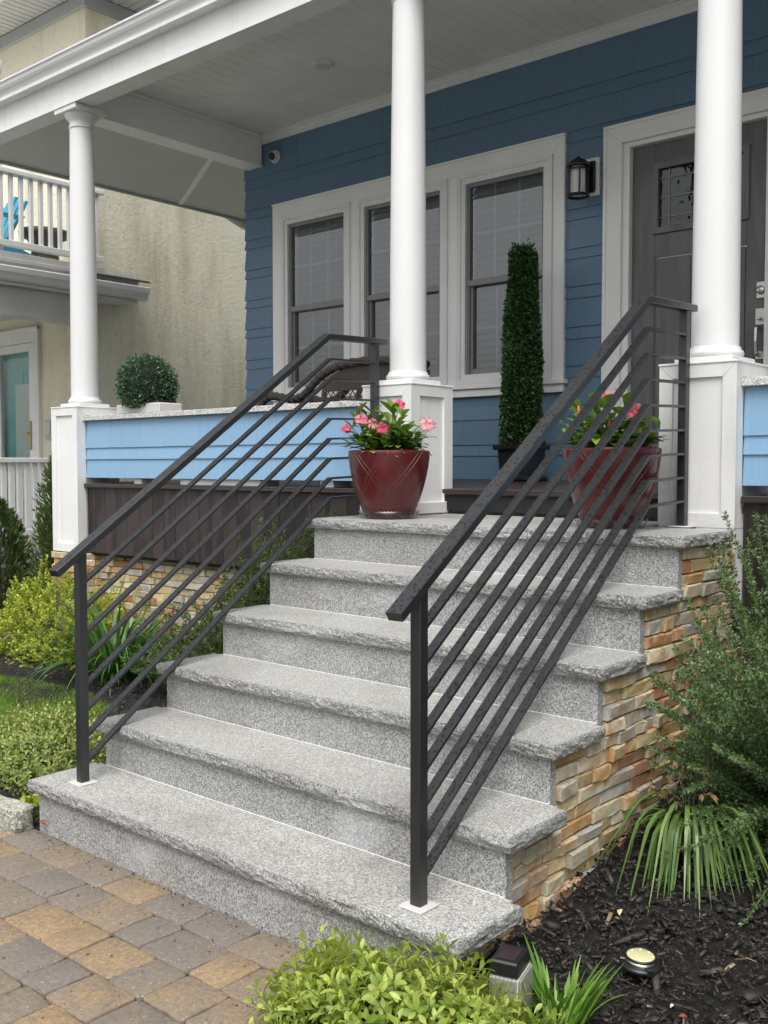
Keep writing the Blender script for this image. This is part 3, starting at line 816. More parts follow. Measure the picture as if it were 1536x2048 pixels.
# back band round the casing, and the sill
casing_board(MB().prism([(-2.781, 3.4185), (-.075, 3.4185), (-.070, 3.432), (-2.786, 3.432)], 1, YW-.038, YW+.01))
casing_board(MB().box(-2.800, -.056, YW-.055, YW+.01, 1.852, 1.8835, .003)); casing_board(MB().box(-2.781, -.075, YW-.032, YW+.01, 1.800, 1.8515, .002))
SLAT = MB().prism([(-.5, -.02), (-.5, .018)], 0, 0, 0) if False else None
for (a, b) in win_all:
    wnd = frame(a, b, 1.886, 3.317, .030, YW-.042, YW+.01, 'white', house, 'window')
    frame(a+.0305, b-.0305, 1.9165, 3.2865, .036, YW-.034, YW+.03, 'white', wnd, 'brick_mould')
    gx0, gx1, gz0, gz1 = a+.067, b-.067, 1.953, 3.250
    zm = 2.575
    frame(gx0, gx1, zm-.012, gz1, .022, YW-.012, YW+.03, 'grey_sash', wnd, 'upper_sash')
    frame(gx0, gx1, gz0, zm+.020, .040, YW+.006, YW+.05, 'grey_sash', wnd, 'lower_sash')
    part('meeting_rail', MB().box(gx0, gx1, YW-.016, YW+.03, zm-.018, zm+.024, .003), 'grey_sash', wnd)
    part('jamb_track', MB().box(gx0, gx0+.020, YW-.008, YW+.005, gz0, gz1).box(gx1-.014, gx1, YW-.008, YW+.005, gz0, gz1), 'grey_sash', wnd)
    part('pane', MB().box(gx0+.02, gx1-.02, YW+.008, YW+.012, zm+.02, gz1-.018), 'glass', wnd)
    part('pane', MB().box(gx0+.036, gx1-.036, YW+.028, YW+.032, gz0+.036, zm-.018), 'glass', wnd)
    for (u0, u1, q0, q1, yy) in ((gx0+.022, gx1-.022, zm+.022, gz1-.02, YW+.0175), (gx0+.04, gx1-.04, gz0+.04, zm-.02, YW+.0375)):
        for k in (1, 2):
            x = u0+(u1-u0)*k/3; part('muntin', MB().box(x-.008, x+.008, yy-.004, yy+.004, q0, q1), 'muntin', wnd)
        z = (q0+q1)/2; part('muntin', MB().box(u0, u1, yy-.0035, yy+.0035, z-.008, z+.008), 'muntin', wnd)
    sl = MB(); hw = (gx1-gx0)/2+.018
    sl.add([(-hw, -.011, -.0255), (hw, -.011, -.0255), (hw, .007, .0), (-hw, .007, .0), (hw, .013, .0255), (-hw, .013, .0255), (-hw, -.008, -.0255), (hw, -.008, -.0255), (hw, .016, .0255), (-hw, .016, .0255)],
           [(0, 1, 2, 3), (3, 2, 4, 5), (7, 6, 9, 8), (0, 6, 7, 1), (5, 4, 8, 9)])
    sme = sl.mesh('blind_slat', M['blind']); z = gz1-.03
    while z > gz0-.01:
        wpart('blind_slat', sme, wnd, ((gx0+gx1)/2, YW+.085+rng.uniform(-.002, .002), z)); z -= .0475
    part('interior', MB().box(gx0-.02, gx1+.02, YW+.13, YW+.14, gz0-.02, gz1+.02), 'blackmatte', wnd)

# front door
fd = part('front_door', MB().box(.369, .515, YW+.03, YW+.075, 1.245, 3.254, .002).box(1.075, 1.193, YW+.03, YW+.075, 1.245, 3.254, .002)
          .box(.516, 1.074, YW+.031, YW+.075, 3.14, 3.254, .001).box(.516, 1.074, YW+.031, YW+.075, 2.58, 2.715, .001).box(.516, 1.074, YW+.031, YW+.075, 1.245, 1.53, .001)
          .box(.748, .842, YW+.031, YW+.075, 1.531, 2.579, .001), 'door', house)
for (a, b) in ((.523, .742), (.848, 1.068)): part('door_panel', MB().box(a, b, YW+.040, YW+.07, 1.537, 2.573, .004), 'door', fd)
frame(.503, 1.090, 2.718, 3.138, .036, YW+.017, YW+.06, 'door', fd, 'lite_frame')
part('pane', MB().box(.540, 1.054, YW+.044, YW+.050, 2.755, 3.101), 'liteglass', fd)
part('backing', MB().box(.516, 1.074, YW+.0755, YW+.080, 2.715, 3.14), 'blackmatte', fd)
for x in (.602, .99): part('came', MB().box(x-.004, x+.004, YW+.040, YW+.043, 2.756, 3.100), 'grey_sash', fd)
for z in (2.815, 2.93, 3.045): part('came', MB().box(.541, 1.053, YW+.0385, YW+.0398, z-.0035, z+.0035), 'grey_sash', fd)
part('deadbolt', MB().box(1.139, 1.191, YW+.022, YW+.029, 2.267, 2.360, .002), 'nickel', fd)
db = MB(); db.lathe([(.024, 0), (.024, .012), (.021, .016), (.0, .016)], (0, 0, 0), 24, cap=False)
dbo = part('deadbolt_cylinder', db, 'nickel', fd, True); dbo.location = Vector((1.165, YW+.022, 2.312))-wloc(fd); dbo.rotation_euler = (rad(90), 0, 0)
part('keyhole', MB().box(1.1635, 1.1665, YW+.0045, YW+.0058, 2.302, 2.320), 'black', fd)
hd = part('door_handle', MB().box(1.135, 1.190, YW+.022, YW+.029, 2.118, 2.212, .002).box(1.139, 1.186, YW+.022, YW+.029, 1.925, 1.972, .002)
          .sweep([(1.163, YW+.02, 2.100), (1.163, YW-.034, 2.090), (1.163, YW-.036, 2.020), (1.163, YW-.030, 1.955), (1.163, YW+.02, 1.947)], [(-.010, -.006), (.010, -.006), (.010, .006), (-.010, .006)], (1, 0, 0))
          .box(1.150, 1.176, YW-.018, YW+.02, 2.146, 2.156), 'nickel', fd)
for pl in ([(.198, 1.235), (.322, 1.235), (.322, 3.287), (.198, 3.407)], [(1.362, 1.235), (1.362, 3.407), (1.238, 3.287), (1.238, 1.235)], [(.1995, 3.407), (.3235, 3.2875), (1.2365, 3.2875), (1.3605, 3.407)]):
    part('door_casing', MB().prism(pl, 1, YW-.032, YW+.02), 'cream', house)
    if pl[0][1] < 2: 
        s = 1 if pl[0][0] < 1 else -1
        part('door_casing', MB().box(min(pl[0][0]+s*.004, pl[0][0]+s*.026), max(pl[0][0]+s*.004, pl[0][0]+s*.026), YW-.040, YW-.0325, 1.236, 3.38, .002), 'cream', house)
part('door_casing', MB().box(.205, 1.355, YW-.040, YW-.0325, 3.384, 3.404, .002), 'cream', house)
part('door_jamb', MB().box(.3225, .366, YW-.010, YW+.08, 1.235, 3.287, .002).box(1.196, 1.2375, YW-.010, YW+.08, 1.235, 3.287, .002).box(.3665, 1.1955, YW-.010, YW+.08, 3.258, 3.287, .002), 'cream', house)
part('threshold', MB().box(.33, 1.23, YW-.02, YW+.08, 1.222, 1.244, .002), 'nickel', house)

# porch roof: ceiling boards, crown, beams, fascia, gutter
ZC = 4.02
pc = part('porch_ceiling', MB().box(-2.92, 4.2, 2.07, YW+.02, ZC+.012, ZC+.05), 'ceiling', house)
bme = MB().prism([(-.0525, .004), (-.0505, 0), (.0505, 0), (.0525, .004), (.0525, .012), (-.0525, .012)], 1, 2.079, YW-.002).mesh('ceiling_board', M['ceiling'])
x = -2.918+.054
while x < 3.3: wpart('ceiling_board', bme, pc, (x, 0, ZC)); x += .1075
part('crown_moulding', MB().prism([(YW-.014, 3.948), (YW-.014, 3.975), (YW-.030, 3.985), (YW-.034, 4.0), (YW-.046, 4.006), (YW-.046, ZC-.001), (YW+.01, ZC-.001), (YW+.01, 3.948)], 0, -2.919, 4.2), 'white', house)
part('crown_moulding', MB().box(-2.9195, -2.900, 2.081, YW-.047, ZC-.03, ZC-.0005, .004), 'ceiling', house)
part('beam', MB().box(-4.45, 4.2, 1.93, 2.078, 3.750, ZC+.05, .003), 'white', house)
part('beam', MB().box(-3.065, -2.920, 2.0785, YW-.016, 3.775, ZC+.05, .003), 'ceiling', house)
part('beam', MB().box(-3.085, -2.905, 2.079, YW-.017, 3.765, 3.7745), 'ceiling', house)
part('drip_edge', MB().box(-4.45, 4.2, 1.9255, 1.9298, 3.746, 3.762), 'white', house)
part('soffit', MB().box(-4.40, -3.066, 2.0785, 5.0, 3.778, 3.798), 'soffit', house)
part('soffit', MB().box(-4.43, 4.2, 1.86, 1.9295, 3.925, 3.945), 'white', house)
part('soffit_batten', MB().sweep([(-3.07, 3.38, 3.773), (-4.395, 4.10, 3.773)], [(-.022, -.004), (.022, -.004), (.022, .0035), (-.022, .0035)]), 'ceiling', house)
part('fascia', MB().box(-4.425, -4.401, 1.932, 5.0, 3.755, 3.93, .002), 'soffit', house)
gut = [(1.832, 3.897), (1.800, 3.893), (1.792, 3.902), (1.788, 3.918), (1.776, 3.930), (1.762, 3.938), (1.752, 3.952), (1.748, 3.972), (1.738, 3.978), (1.738, 3.990), (1.752, 3.990), (1.756, 3.975), (1.832, 3.985)]
part('gutter', MB().prism([(a+.085, b+.052) for a, b in gut], 0, -4.5, 4.2), 'white_gloss', house)
part('roof', MB().prism([(1.86, 4.046), (YW+.1, 4.80), (YW+.1, 4.77), (1.93, 4.0)], 0, -4.5, 4.2).box(-4.43, 4.2, 1.94, 5.0, 4.08, 4.10), 'groundfar', house)
part('downspout', MB().tube([(-4.45, 4.55, 3.82), (-4.45, 4.70, 3.80), (-4.45, 4.84, 3.755), (-4.45, 5.05, 3.70), (-4.45, 5.40, 3.62), (-4.45, 5.48, 3.55), (-4.45, 5.48, 2.6)], .036, 12), 'white', house)

# porch floor, skirt, stone foundation
deck = thing('porch_deck', 'dark brown porch floor with vertical skirt boards below', 'porch floor', (-1.4, 2.6, 0))
bme = MB().box(-.5, .5, -.068, .068, -.024, 0, .002).mesh('deck_board', M['deck'])
y = 2.225
while y < 3.80:
    for (xa, xb) in ((-2.95, .6), (.603, 4.1)):
        wpart('deck_board', bme, deck, ((xa+xb)/2, y, 1.209+(y-2.15)*.016), (rad(.9), 0, 0), (xb-xa, 1, 1))
    y += .1395
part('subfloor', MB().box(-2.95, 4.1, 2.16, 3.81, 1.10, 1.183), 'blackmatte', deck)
def nosing(xa, xb, ya, yb): part('nosing', MB().box(xa, xb, ya, yb, 1.181, 1.209, .004), 'deck', deck)
nosing(-2.686, -.110, 1.938, 2.145); nosing(.212, 1.484, 2.145, 2.165); nosing(1.806, 4.1, 1.938, 2.145)
def skirt(xs, y, z0, z1):
    for a, b in zip(xs, xs[1:]): part('skirt_board', MB().box(a+.0012, b-.0012, y, y+.02, z0, z1, .0012), 'skirt', deck)
skirt([-2.688, -2.6, -2.485, -2.36, -2.245, -2.10, -1.967, -1.846, -1.735, -1.62, -1.51, -1.40, -1.28, -1.16, -1.045, -.93, -.80, -.68, -.55, -.42, -.288, -.17, -.108], 1.970, .742, 1.180)
skirt([.208, .33, .455, .58, .70, .825, .95, 1.075, 1.20, 1.325, 1.4845], 2.176, 1.085, 1.180)
skirt([1.806, 1.93, 2.05, 2.17, 2.29, 2.41, 2.53, 2.65, 2.9, 3.2, 3.6, 4.1], 1.970, .712, 1.180)
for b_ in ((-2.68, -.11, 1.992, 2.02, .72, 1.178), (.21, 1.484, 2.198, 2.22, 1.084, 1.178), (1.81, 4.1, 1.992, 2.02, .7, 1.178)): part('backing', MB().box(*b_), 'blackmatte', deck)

fnd = thing('stone_foundation', 'ledger stone foundation under the porch skirt', 'foundation', (-1.4, 2.05, 0))
for b_ in ((-2.63, .05, 2.085, 2.2, -.06, .74), (-3.0, -2.70, 1.935, 2.2, -.06, .736), (1.81, 4.1, 2.035, 2.2, -.06, .71)): part('backing', MB().box(*b_), 'mortar', fnd)
def rows(z0, z1, h):
    n = max(1, round((z1-z0)/h)); return [z0+(z1-z0)*k/n for k in range(n+1)]
zz = rows(.10, .740, .046)
for a, b in zip(zz, zz[1:]):
    stone_row(fnd, -2.665, -.30 if b > .5 else -.9, a, b, lambda q, z, d: ((q, 2.060+d, z), 0), .07, .19)
zz = rows(.15, .736, .046)
for a, b in zip(zz, zz[1:]):
    stone_row(fnd, -3.02, -2.665, a, b, lambda q, z, d: ((q, 1.915+d, z), 0), .07, .16)
    stone_row(fnd, 1.925, 2.075, a, b, lambda q, z, d: ((-2.672-d, q, z), math.pi/2), .07, .1)
zz = rows(.30, .710, .046)
for a, b in zip(zz, zz[1:]): stone_row(fnd, 1.80, 2.45, a, b, lambda q, z, d: ((q, 2.012+d, z), 0), .07, .19)

# half walls with granite caps
def knee_wall(label, xa, xb, cuts):
    t = thing('porch_half_wall', label, 'half wall', ((xa+xb)/2, 2.06, 1.21), 'blue half walls between the piers')
    part('core', MB().box(xa, xb, 1.975, 2.15, 1.246, 1.628), 'siding', t)
    for (z0, z1, js) in cuts:
        js = [xa]+[j for j in js if xa < j < xb]+[xb]
        for a, b in zip(js, js[1:]): shingle(a+.0006, b-.0006, z0+rng.uniform(-.001, .001), z1, 1.972, .013, t)
    part('granite_cap', MB().box(xa, xb, 1.936, 2.19, 1.6285, 1.660, .002), 'whitegranite', t)
    for s in ([(-1.70, -.97), (-2.18, -2.10), (-.5, -.40)] if xa < 0 else [(2.5, 2.7)]):
        part('support_block', MB().box(s[0], s[1], 1.985, 2.13, 1.2095, 1.2455, .002), 'white', t)
R = random.Random(3)
def joints(a, b, lo, hi):
    x = a; o_ = []
    while x < b: x += R.uniform(lo, hi); o_.append(x)
    return o_
knee_wall('long blue shingled half wall with pale granite cap on the left', -2.687, -.108,
          [(1.446, 1.628, [-2.402, -2.279, -2.086, -1.83, -1.495, -1.41, -1.2, -.98, -.76, -.6, -.42, -.26]),
           (1.370, 1.46, [-2.601, -2.33, -2.125, -2.021, -1.926, -1.71, -1.55, -1.436, -1.25, -1.02, -.9, -.66, -.45, -.3]),
           (1.247, 1.385, [-2.45, -2.247, -1.978, -1.80, -1.656, -1.42, -1.22, -1.08, -.82, -.55, -.36, -.2])])
knee_wall('short blue shingled half wall with pale granite cap at the right edge', 1.804, 4.0,
          [(1.440, 1.628, joints(1.86, 4, .12, .3)), (1.368, 1.455, joints(1.9, 4, .1, .26)), (1.248, 1.385, joints(1.83, 4, .12, .3))])

# ------------------------------------------------------------------ street and houses opposite (they stand behind the camera and show in the window glass)
M['asphalt'] = m_ground('asphalt', (.045, .045, .047), (.065, .065, .066), 60, .3)
M['siding_far'] = m_paint('pale_far_siding', (.42, .41, .38), .6, .05, .1, 20)
M['roof_far'] = m_paint('far_roof_shingle', (.09, .085, .08), .85, .2, .3, 20)
mb = MB(); mb.box(-60, 60, -15.5, -8.5, -.06, -.04); tag(part('street', mb, 'asphalt', None), 'asphalt street in front of the houses', kind='structure')
def far_house(label, x0, x1, y0, y1, h, ridge, front):
    t = thing('far_house', label, 'house', ((x0+x1)/2, (y0+y1)/2, -.05))
    part('wall', MB().box(x0, x1, y0, y1, -.05, h), 'siding_far', t)
    xm = (x0+x1)/2; o_ = .35
    part('roof', MB().prism([(x0-o_, h-.1), (x1+o_, h-.1), (x1+o_, h+.02), (xm, ridge), (x0-o_, h+.02)], 1, y0-o_, y1+o_), 'roof_far', t)
    for k in range(3):
        for z in (.9, 3.8):
            xx = x0+(x1-x0)*(k+.5)/3
            fr = part('window', MB().box(xx-.55, xx+.55, front-.05, front+.05, z, z+1.5), 'white', t)
            part('pane', MB().box(xx-.47, xx+.47, front-.06, front+.06, z+.08, z+1.42), 'blackmatte', fr)
far_house('pale gabled house across the street, on the left', -13, -4.5, -38, -28, 6.2, 9.6, -28)
far_house('pale gabled house across the street, in the middle', -1.5, 6.5, -38, -27, 6.4, 10.0, -27)
far_house('pale gabled house across the street, on the right', 9.5, 17.5, -38, -28, 6.2, 9.4, -28)
far_house('unseen pale gabled house added on the right to block side light', 8.0, 15.0, -1, 11, 6.2, 9.4, -1)  # unseen house, added so that less light enters the porch from the right

def leafpart(name, V, F, mat, tone, parent, stuff=True):
    o = link(name, fast_mesh(name, V, F, mat, tone), parent)
    if stuff: o['kind'] = 'stuff'
    return o
# ------------------------------------------------------------------ the stucco house next door
nb = thing('stucco_house', 'cream stucco house next door with white porch trim and teal door', 'house', (-6, 6, 0))
XN, YN = -5.40, 3.76
part('wall', MB().box(-13, -7.16, YN, YN+.2, 0, 5.86).box(-7.1599, -6.4001, YN, YN+.2, 2.6, 5.86).box(-7.1599, -6.4001, YN, YN+.2, 0, .6).box(-6.40, XN, YN, YN+.2, 0, 5.86).box(XN-.2, XN, YN+.2001, 13, 0, 5.86), 'stucco', nb)
sf = part('soffit', MB().box(-13, XN+.42, YN-.46, YN-.001, 5.905, 5.95).box(XN+.001, XN+.42, YN-.0009, 13, 5.905, 5.95), 'blackmatte', nb)
bme = MB().prism([(-.045, .0), (.034, .0), (.034, .012), (-.045, .012)], 1, YN-.45, YN-.03).mesh('soffit_panel', M['trough'])
x = -9.0
while x < XN+.40: wpart('soffit_panel', bme, sf, (x, 0, 5.892)); x += .09
bme = MB().prism([(-.045, .0), (.034, .0), (.034, .012), (-.045, .012)], 0, XN+.03, XN+.41).mesh('soffit_panel', M['trough'])
y = YN+.05
while y < 7.0: wpart('soffit_panel', bme, sf, (0, y, 5.892)); y += .09
part('frieze_board', MB().box(-13, XN+.03, YN-.03, YN-.0005, 5.76, 5.888, .004), 'greyfence', nb)
part('frieze_board', MB().box(XN+.0005, XN+.03, YN, 13, 5.76, 5.888, .004), 'greyfence', nb)
part('fascia', MB().box(-13, XN+.45, YN-.49, YN-.461, 5.87, 6.05).box(XN+.421, XN+.45, YN-.46, 13, 5.87, 6.05), 'white', nb)
part('roof', MB().prism([(-13, 6.05), (XN+.47, 6.05), (-9.2, 7.9)], 1, YN-.5, 13), 'roof_far', nb)
part('deck_post', MB().lathe([(.05, 3.226), (.05, 4.80), (.062, 4.805), (.062, 4.905), (.05, 4.92)], (-5.24, 2.73, 0), 20), 'white', nb)
# porch: floor, roof edge with gutter along its side, beam, posts
part('porch_floor', MB().box(-12, -5.06, 1.6, YN-.001, .0, .62), 'concrete', nb)
part('porch_roof', MB().box(-12, -5.13, 1.55, YN-.001, 3.10, 3.225).box(-5.399, -5.13, YN-.0009, 4.15, 3.06, 3.20), 'white', nb)
part('deck_edge', MB().box(-5.1299, -5.105, 1.55, 3.75, 3.115, 3.222, .003).box(-5.1045, -5.08, 1.55, 3.75, 3.125, 3.160, .003), 'trough', nb)
part('shingle_edge', MB().prism([(-5.40, 3.235), (-5.03, 3.145), (-5.03, 3.130), (-5.40, 3.20)], 1, 3.45, 4.22), 'roof_far', nb)
gut2 = [(-5.125, 3.075), (-5.125, 2.955), (-5.075, 2.955), (-5.045, 2.975), (-5.035, 3.01), (-5.015, 3.03), (-5.01, 3.075), (-5.025, 3.085), (-5.03, 3.04), (-5.10, 3.04)]
part('porch_gutter', MB().prism(gut2, 1, 1.5, 4.20), 'white_gloss', nb)
part('porch_soffit', MB().box(-5.40, -5.07, 1.6, 4.10, 2.925, 2.950), 'trough', nb)
part('porch_beam', MB().box(-5.30, -5.14, 1.6, 3.64, 2.665, 2.924, .004), 'trough', nb)
part('porch_ceiling', MB().box(-12, -5.301, 1.6, YN-.002, 2.90, 2.94), 'trough', nb)
part('porch_post', MB().box(-5.30, -5.16, 1.65, 1.79, .621, 2.664, .005), 'white', nb)
# storm door with the teal door behind it
zt = 2.752
for pl in ([(-7.30, .62), (-7.17, .62), (-7.17, 2.62), (-7.30, zt)], [(-6.29, .62), (-6.29, zt), (-6.395, 2.62), (-6.395, .62)], [(-7.2985, zt), (-7.1685, 2.621), (-6.396, 2.621), (-6.2915, zt)]):
    part('door_casing', MB().prism(pl, 1, YN-.04, YN+.01), 'white', nb)
part('door_casing', MB().box(-7.31, -6.28, YN-.055, YN-.0405, 2.735, 2.775, .003), 'white', nb)
sdr = frame(-7.165, -6.40, .64, 2.615, .085, YN-.030, YN+.01, 'white', nb, 'storm_door')
part('pane', MB().box(-7.08, -6.485, YN-.012, YN-.008, .725, 2.53), 'stormglass', sdr)
part('handle_plate', MB().box(-6.478, -6.446, YN-.045, YN-.0305, 1.50, 1.80, .004), 'brass', sdr)
part('handle', MB().sweep([(-6.462, YN-.045, 1.67), (-6.462, YN-.075, 1.67), (-6.50, YN-.085, 1.672), (-6.57, YN-.085, 1.665)], [(-.010, -.008), (.010, -.008), (.010, .008), (-.010, .008)]), 'brass', sdr)
td = part('inner_door', MB().box(-7.16, -6.40, YN+.045, YN+.08, .62, 2.60), 'teal', nb)
for (a, b, c, d) in ((-7.03, -6.72, .8, 2.35), (-6.70, -6.46, .8, 2.35)):
    part('door_panel', MB().box(a, b, YN+.032, YN+.0445, c, d, .008), 'teal', td)
part('curtain', MB().box(-6.86, -6.56, YN+.022, YN+.0315, .95, 2.2), 'frost', td)
part('mailbox', MB().box(-6.155, -6.04, YN-.05, YN-.0005, 1.60, 1.80, .006), 'greyfence', nb)
part('mailbox_lid', MB().box(-6.150, -6.045, YN-.062, YN-.0505, 1.645, 1.785, .004), 'trough', nb)

def picket_rail(name, label, cat, x, y0, y1, ztop, zbot, pitch, wd, mat, group=None, thick=.035):
    t = thing(name, label, cat, (x, (y0+y1)/2, zbot), group)
    part('top_rail', MB().box(x-.045, x+.045, y0, y1, ztop-.045, ztop, .006), mat, t)
    part('bottom_rail', MB().box(x-.03, x+.03, y0, y1, zbot, zbot+.055, .004), mat, t)
    me = MB().box(-thick/2, thick/2, -wd/2, wd/2, zbot+.056, ztop-.046, .002).mesh('baluster', M[mat])
    y = y0+.03
    while y < y1: wpart('baluster', me, t, (x, y, 0)); y += pitch
    return t
picket_rail('deck_railing', 'white baluster railing round the upper deck of the stucco house', 'railing', -5.15, 1.62, 3.755, 3.955, 3.275, .0970, .034, 'white')
picket_rail('porch_railing', 'white baluster railing on the lower porch of the stucco house', 'railing', -5.10, 1.8, 3.30, 1.400, .700, .0765, .050, 'white')
part('fence_skirt', MB().box(-5.09, -5.07, 1.8, 3.3, .30, .66), 'greyfence', nb)

t = thing('picket_fence', 'low grey picket fence with rounded tops beside the evergreens', 'fence', (-4.72, 2.6, 0))
part('rail', MB().box(-4.735, -4.705, 1.75, 3.05, .50, .575, .004), 'greyfence', t)
part('rail', MB().box(-4.735, -4.705, 1.75, 3.05, .10, .17, .004), 'greyfence', t)
pm = MB().prism([(-.024, .0), (.024, .0), (.024, .665), (.014, .685), (0, .692), (-.014, .685), (-.024, .665)], 0, -.011, .011).mesh('picket', M['greyfence'])
y = 1.8
while y < 3.05: wpart('picket', pm, t, (-4.693, y, 0)); y += .098

# things on the upper deck
t = thing('adirondack_chair', 'sky blue slatted lounge chair behind the upper deck railing', 'chair', (-5.75, 2.85, 3.235))
for k in range(5):
    a = -.18+.09*k; h = .46-.035*abs(k-2)
    part('back_slat', MB().prism([(2.98, 3.43), (3.005, 3.42), (3.005+.20, 3.42+h), (2.98+.20, 3.43+h)], 0, -5.75+a-.042, -5.75+a+.042), 'blue_chair', t)
    part('seat_slat', MB().prism([(2.55+.09*k, 3.52-.02*k), (2.63+.09*k, 3.50-.02*k), (2.63+.09*k, 3.48-.02*k), (2.55+.09*k, 3.50-.02*k)], 0, -6.0, -5.5), 'blue_chair', t)
for sx in (-6.04, -5.46):
    part('arm', MB().box(sx-.05, sx+.05, 2.45, 3.10, 3.62, 3.642, .004), 'blue_chair', t)
    part('leg', MB().box(sx-.015, sx+.015, 2.52, 2.60, 3.236, 3.62), 'blue_chair', t)
    part('leg', MB().prism([(2.6, 3.42), (2.68, 3.48), (3.20, 3.30), (3.18, 3.237), (3.1, 3.237)], 0, sx-.012, sx+.012), 'blue_chair', t)
t = thing('deck_table', 'round weathered stone table on the upper deck of the stucco house', 'table', (-5.62, 3.42, 3.235))
part('tabletop', MB().lathe([(.20, 3.52), (.235, 3.535), (.24, 3.57), (.225, 3.588)], (-5.62, 3.42, 0), 28), 'oldwood', t)
part('pedestal', MB().lathe([(.15, 3.237), (.14, 3.30), (.12, 3.40), (.16, 3.50), (.20, 3.5195)], (-5.62, 3.42, 0), 28), 'oldwood', t)

# ------------------------------------------------------------------ lamp, camera, ceiling light
t = thing('wall_lantern', 'black cylindrical wall lantern with frosted glass beside the door', 'lantern', (.0985, YW, 3.10))
part('mounting_block', MB().box(.032, .166, YW-.028, YW-.001, 3.005, 3.238, .004), 'cream', t)
part('back_plate', MB().box(.048, .150, YW-.05, YW-.0285, 3.022, 3.215, .008), 'black', t)
LX, LY = .082, 3.668
part('arm', MB().box(LX-.030, LX+.040, LY+.03, YW-.0505, 3.03, 3.20, .012), 'black', t)
part('roof', MB().lathe([(.070, 3.165), (.073, 3.172), (.070, 3.184), (.056, 3.193), (.052, 3.200), (.034, 3.212), (.014, 3.217), (.010, 3.222), (.011, 3.229), (.0, 3.232)], (LX, LY, 0), 36, cap=False), 'black', t)
part('ring', MB().lathe([(.060, 2.982), (.070, 2.982), (.071, 2.990), (.068, 2.998), (.060, 2.998), (.058, 2.990), (.060, 2.982)], (LX, LY, 0), 36, cap=False), 'black', t)
part('ring', MB().lathe([(.062, 3.142), (.067, 3.142), (.067, 3.151), (.062, 3.151), (.062, 3.142)], (LX, LY, 0), 36, cap=False), 'black', t)
for k in range(5):
    a = rad(20+72*k); part('cage_bar', MB().box(LX+.063*math.cos(a)-.004, LX+.063*math.cos(a)+.004, LY+.063*math.sin(a)-.004, LY+.063*math.sin(a)+.004, 2.999, 3.164), 'black', t)
part('glass_shade', MB().lathe([(.046, 2.999), (.046, 3.164)], (LX, LY, 0), 36, cap=False), 'frost', t)
part('socket', MB().lathe([(.016, 3.0), (.016, 3.05)], (LX, LY, 0), 16), 'black', t)

t = thing('security_camera', 'small white turret security camera on the blue wall under the ceiling', 'camera', (-2.755, YW, 3.815))
cb = part('base', MB().lathe([(.052, 0), (.052, .012), (.046, .022)], seg=32), 'white_gloss', t, True); cb.location = (0, -.0135, 0); cb.rotation_euler = (rad(90), 0, 0)
bl = part('ball', MB().lathe([(.0, -.042), (.022, -.036), (.036, -.022), (.041, 0), (.038, .016), (.033, .026), (.031, .0265)], seg=32, cap=False), 'white_gloss', t, True); bl.location = (.004, -.048, -.004); bl.rotation_euler = (rad(105), 0, rad(18))
ln = part('lens', MB().lathe([(.030, .0), (.030, .006), (.020, .008), (.0, .0085)], seg=28, cap=False), 'blackplastic', bl, True); ln.location = (0, 0, .022)

t = thing('ceiling_light', 'flat round recessed light in the porch ceiling', 'light', (-1.508, 3.05, ZC))
part('trim_ring', MB().lathe([(.066, 0), (.070, -.004), (.070, -.020), (.062, -.026), (.054, -.025), (.052, -.022)], (-1.508, 3.05, ZC-.0005), 40, cap=False), 'white', t)
part('lens', MB().lathe([(.0525, -.022), (.0, -.0235)], (-1.508, 3.05, ZC-.0005), 40, cap=False), 'frost', t)

# ------------------------------------------------------------------ wicker chair
t = thing('wicker_chair', 'dark brown wicker armchair on the porch behind the half wall', 'chair', (-.85, 2.75, 1.22))
yc = 2.55
arm = [(-1.60, yc, 1.62), (-1.59, yc, 1.70), (-1.55, yc, 1.752), (-1.47, yc, 1.772), (-1.38, yc, 1.758), (-1.30, yc, 1.745), (-1.22, yc, 1.755), (-1.15, yc, 1.795), (-1.08, yc, 1.850), (-1.0, yc, 1.895), (-.90, yc, 1.925), (-.78, yc, 1.938), (-.6, yc, 1.94), (-.46, yc, 1.93)]
def smooth_pts(p, n=4):
    p = [Vector(q) for q in p]; o_ = []
    for i in range(len(p)-1):
        a = p[max(0, i-1)]; b = p[i]; c = p[i+1]; d = p[min(len(p)-1, i+2)]
        for k in range(n):
            u = k/n; o_.append(.5*((2*b)+(c-a)*u+(2*a-5*b+4*c-d)*u*u+(3*b-a-3*c+d)*u**3))
    o_.append(p[-1]); return o_
for dy in (0, .31):
    P_ = [q+Vector((0, dy, 0)) for q in smooth_pts(arm)]
    part('arm', MB().tube(P_, .024, 10), 'wicker', t)
    for s_ in range(3):       # braided strands winding round the arm
        W_ = []
        for i, q in enumerate(P_):
            a = i*.9+s_*2.094; W_.append(q+Vector((0, math.cos(a)*.017, math.sin(a)*.017)))
        part('strand', MB().tube(W_, .013, 6), 'wicker', t)
    part('leg', MB().tube([(-1.0, yc+dy, 1.85), (-1.03, yc+dy, 1.70), (-1.05, yc+dy, 1.23)], .016, 8), 'wicker', t)
    part('leg', MB().tube([(-.46, yc+dy, 1.90), (-.46, yc+dy, 1.5), (-.47, yc+dy, 1.23)], .016, 8), 'wicker', t)
part('side_panel', MB().prism([(-1.03, 1.775), (-.97, 1.86), (-.86, 1.905), (-.72, 1.922), (-.42, 1.915), (-.42, 1.775)], 1, yc-.006, yc+.006), 'wicker', t)
for k in range(15):           # open lattice below the woven panel
    a = -1.02+.04*k
    for d in (-1, 1): part('lattice_rod', MB().tube([(a, yc, 1.775), (a+d*.05, yc, 1.69), (a, yc, 1.60)], .0035, 5), 'wicker', t)
part('seat', MB().box(-1.25, -.42, yc+.02, yc+.29, 1.52, 1.58, .02), 'wicker', t)
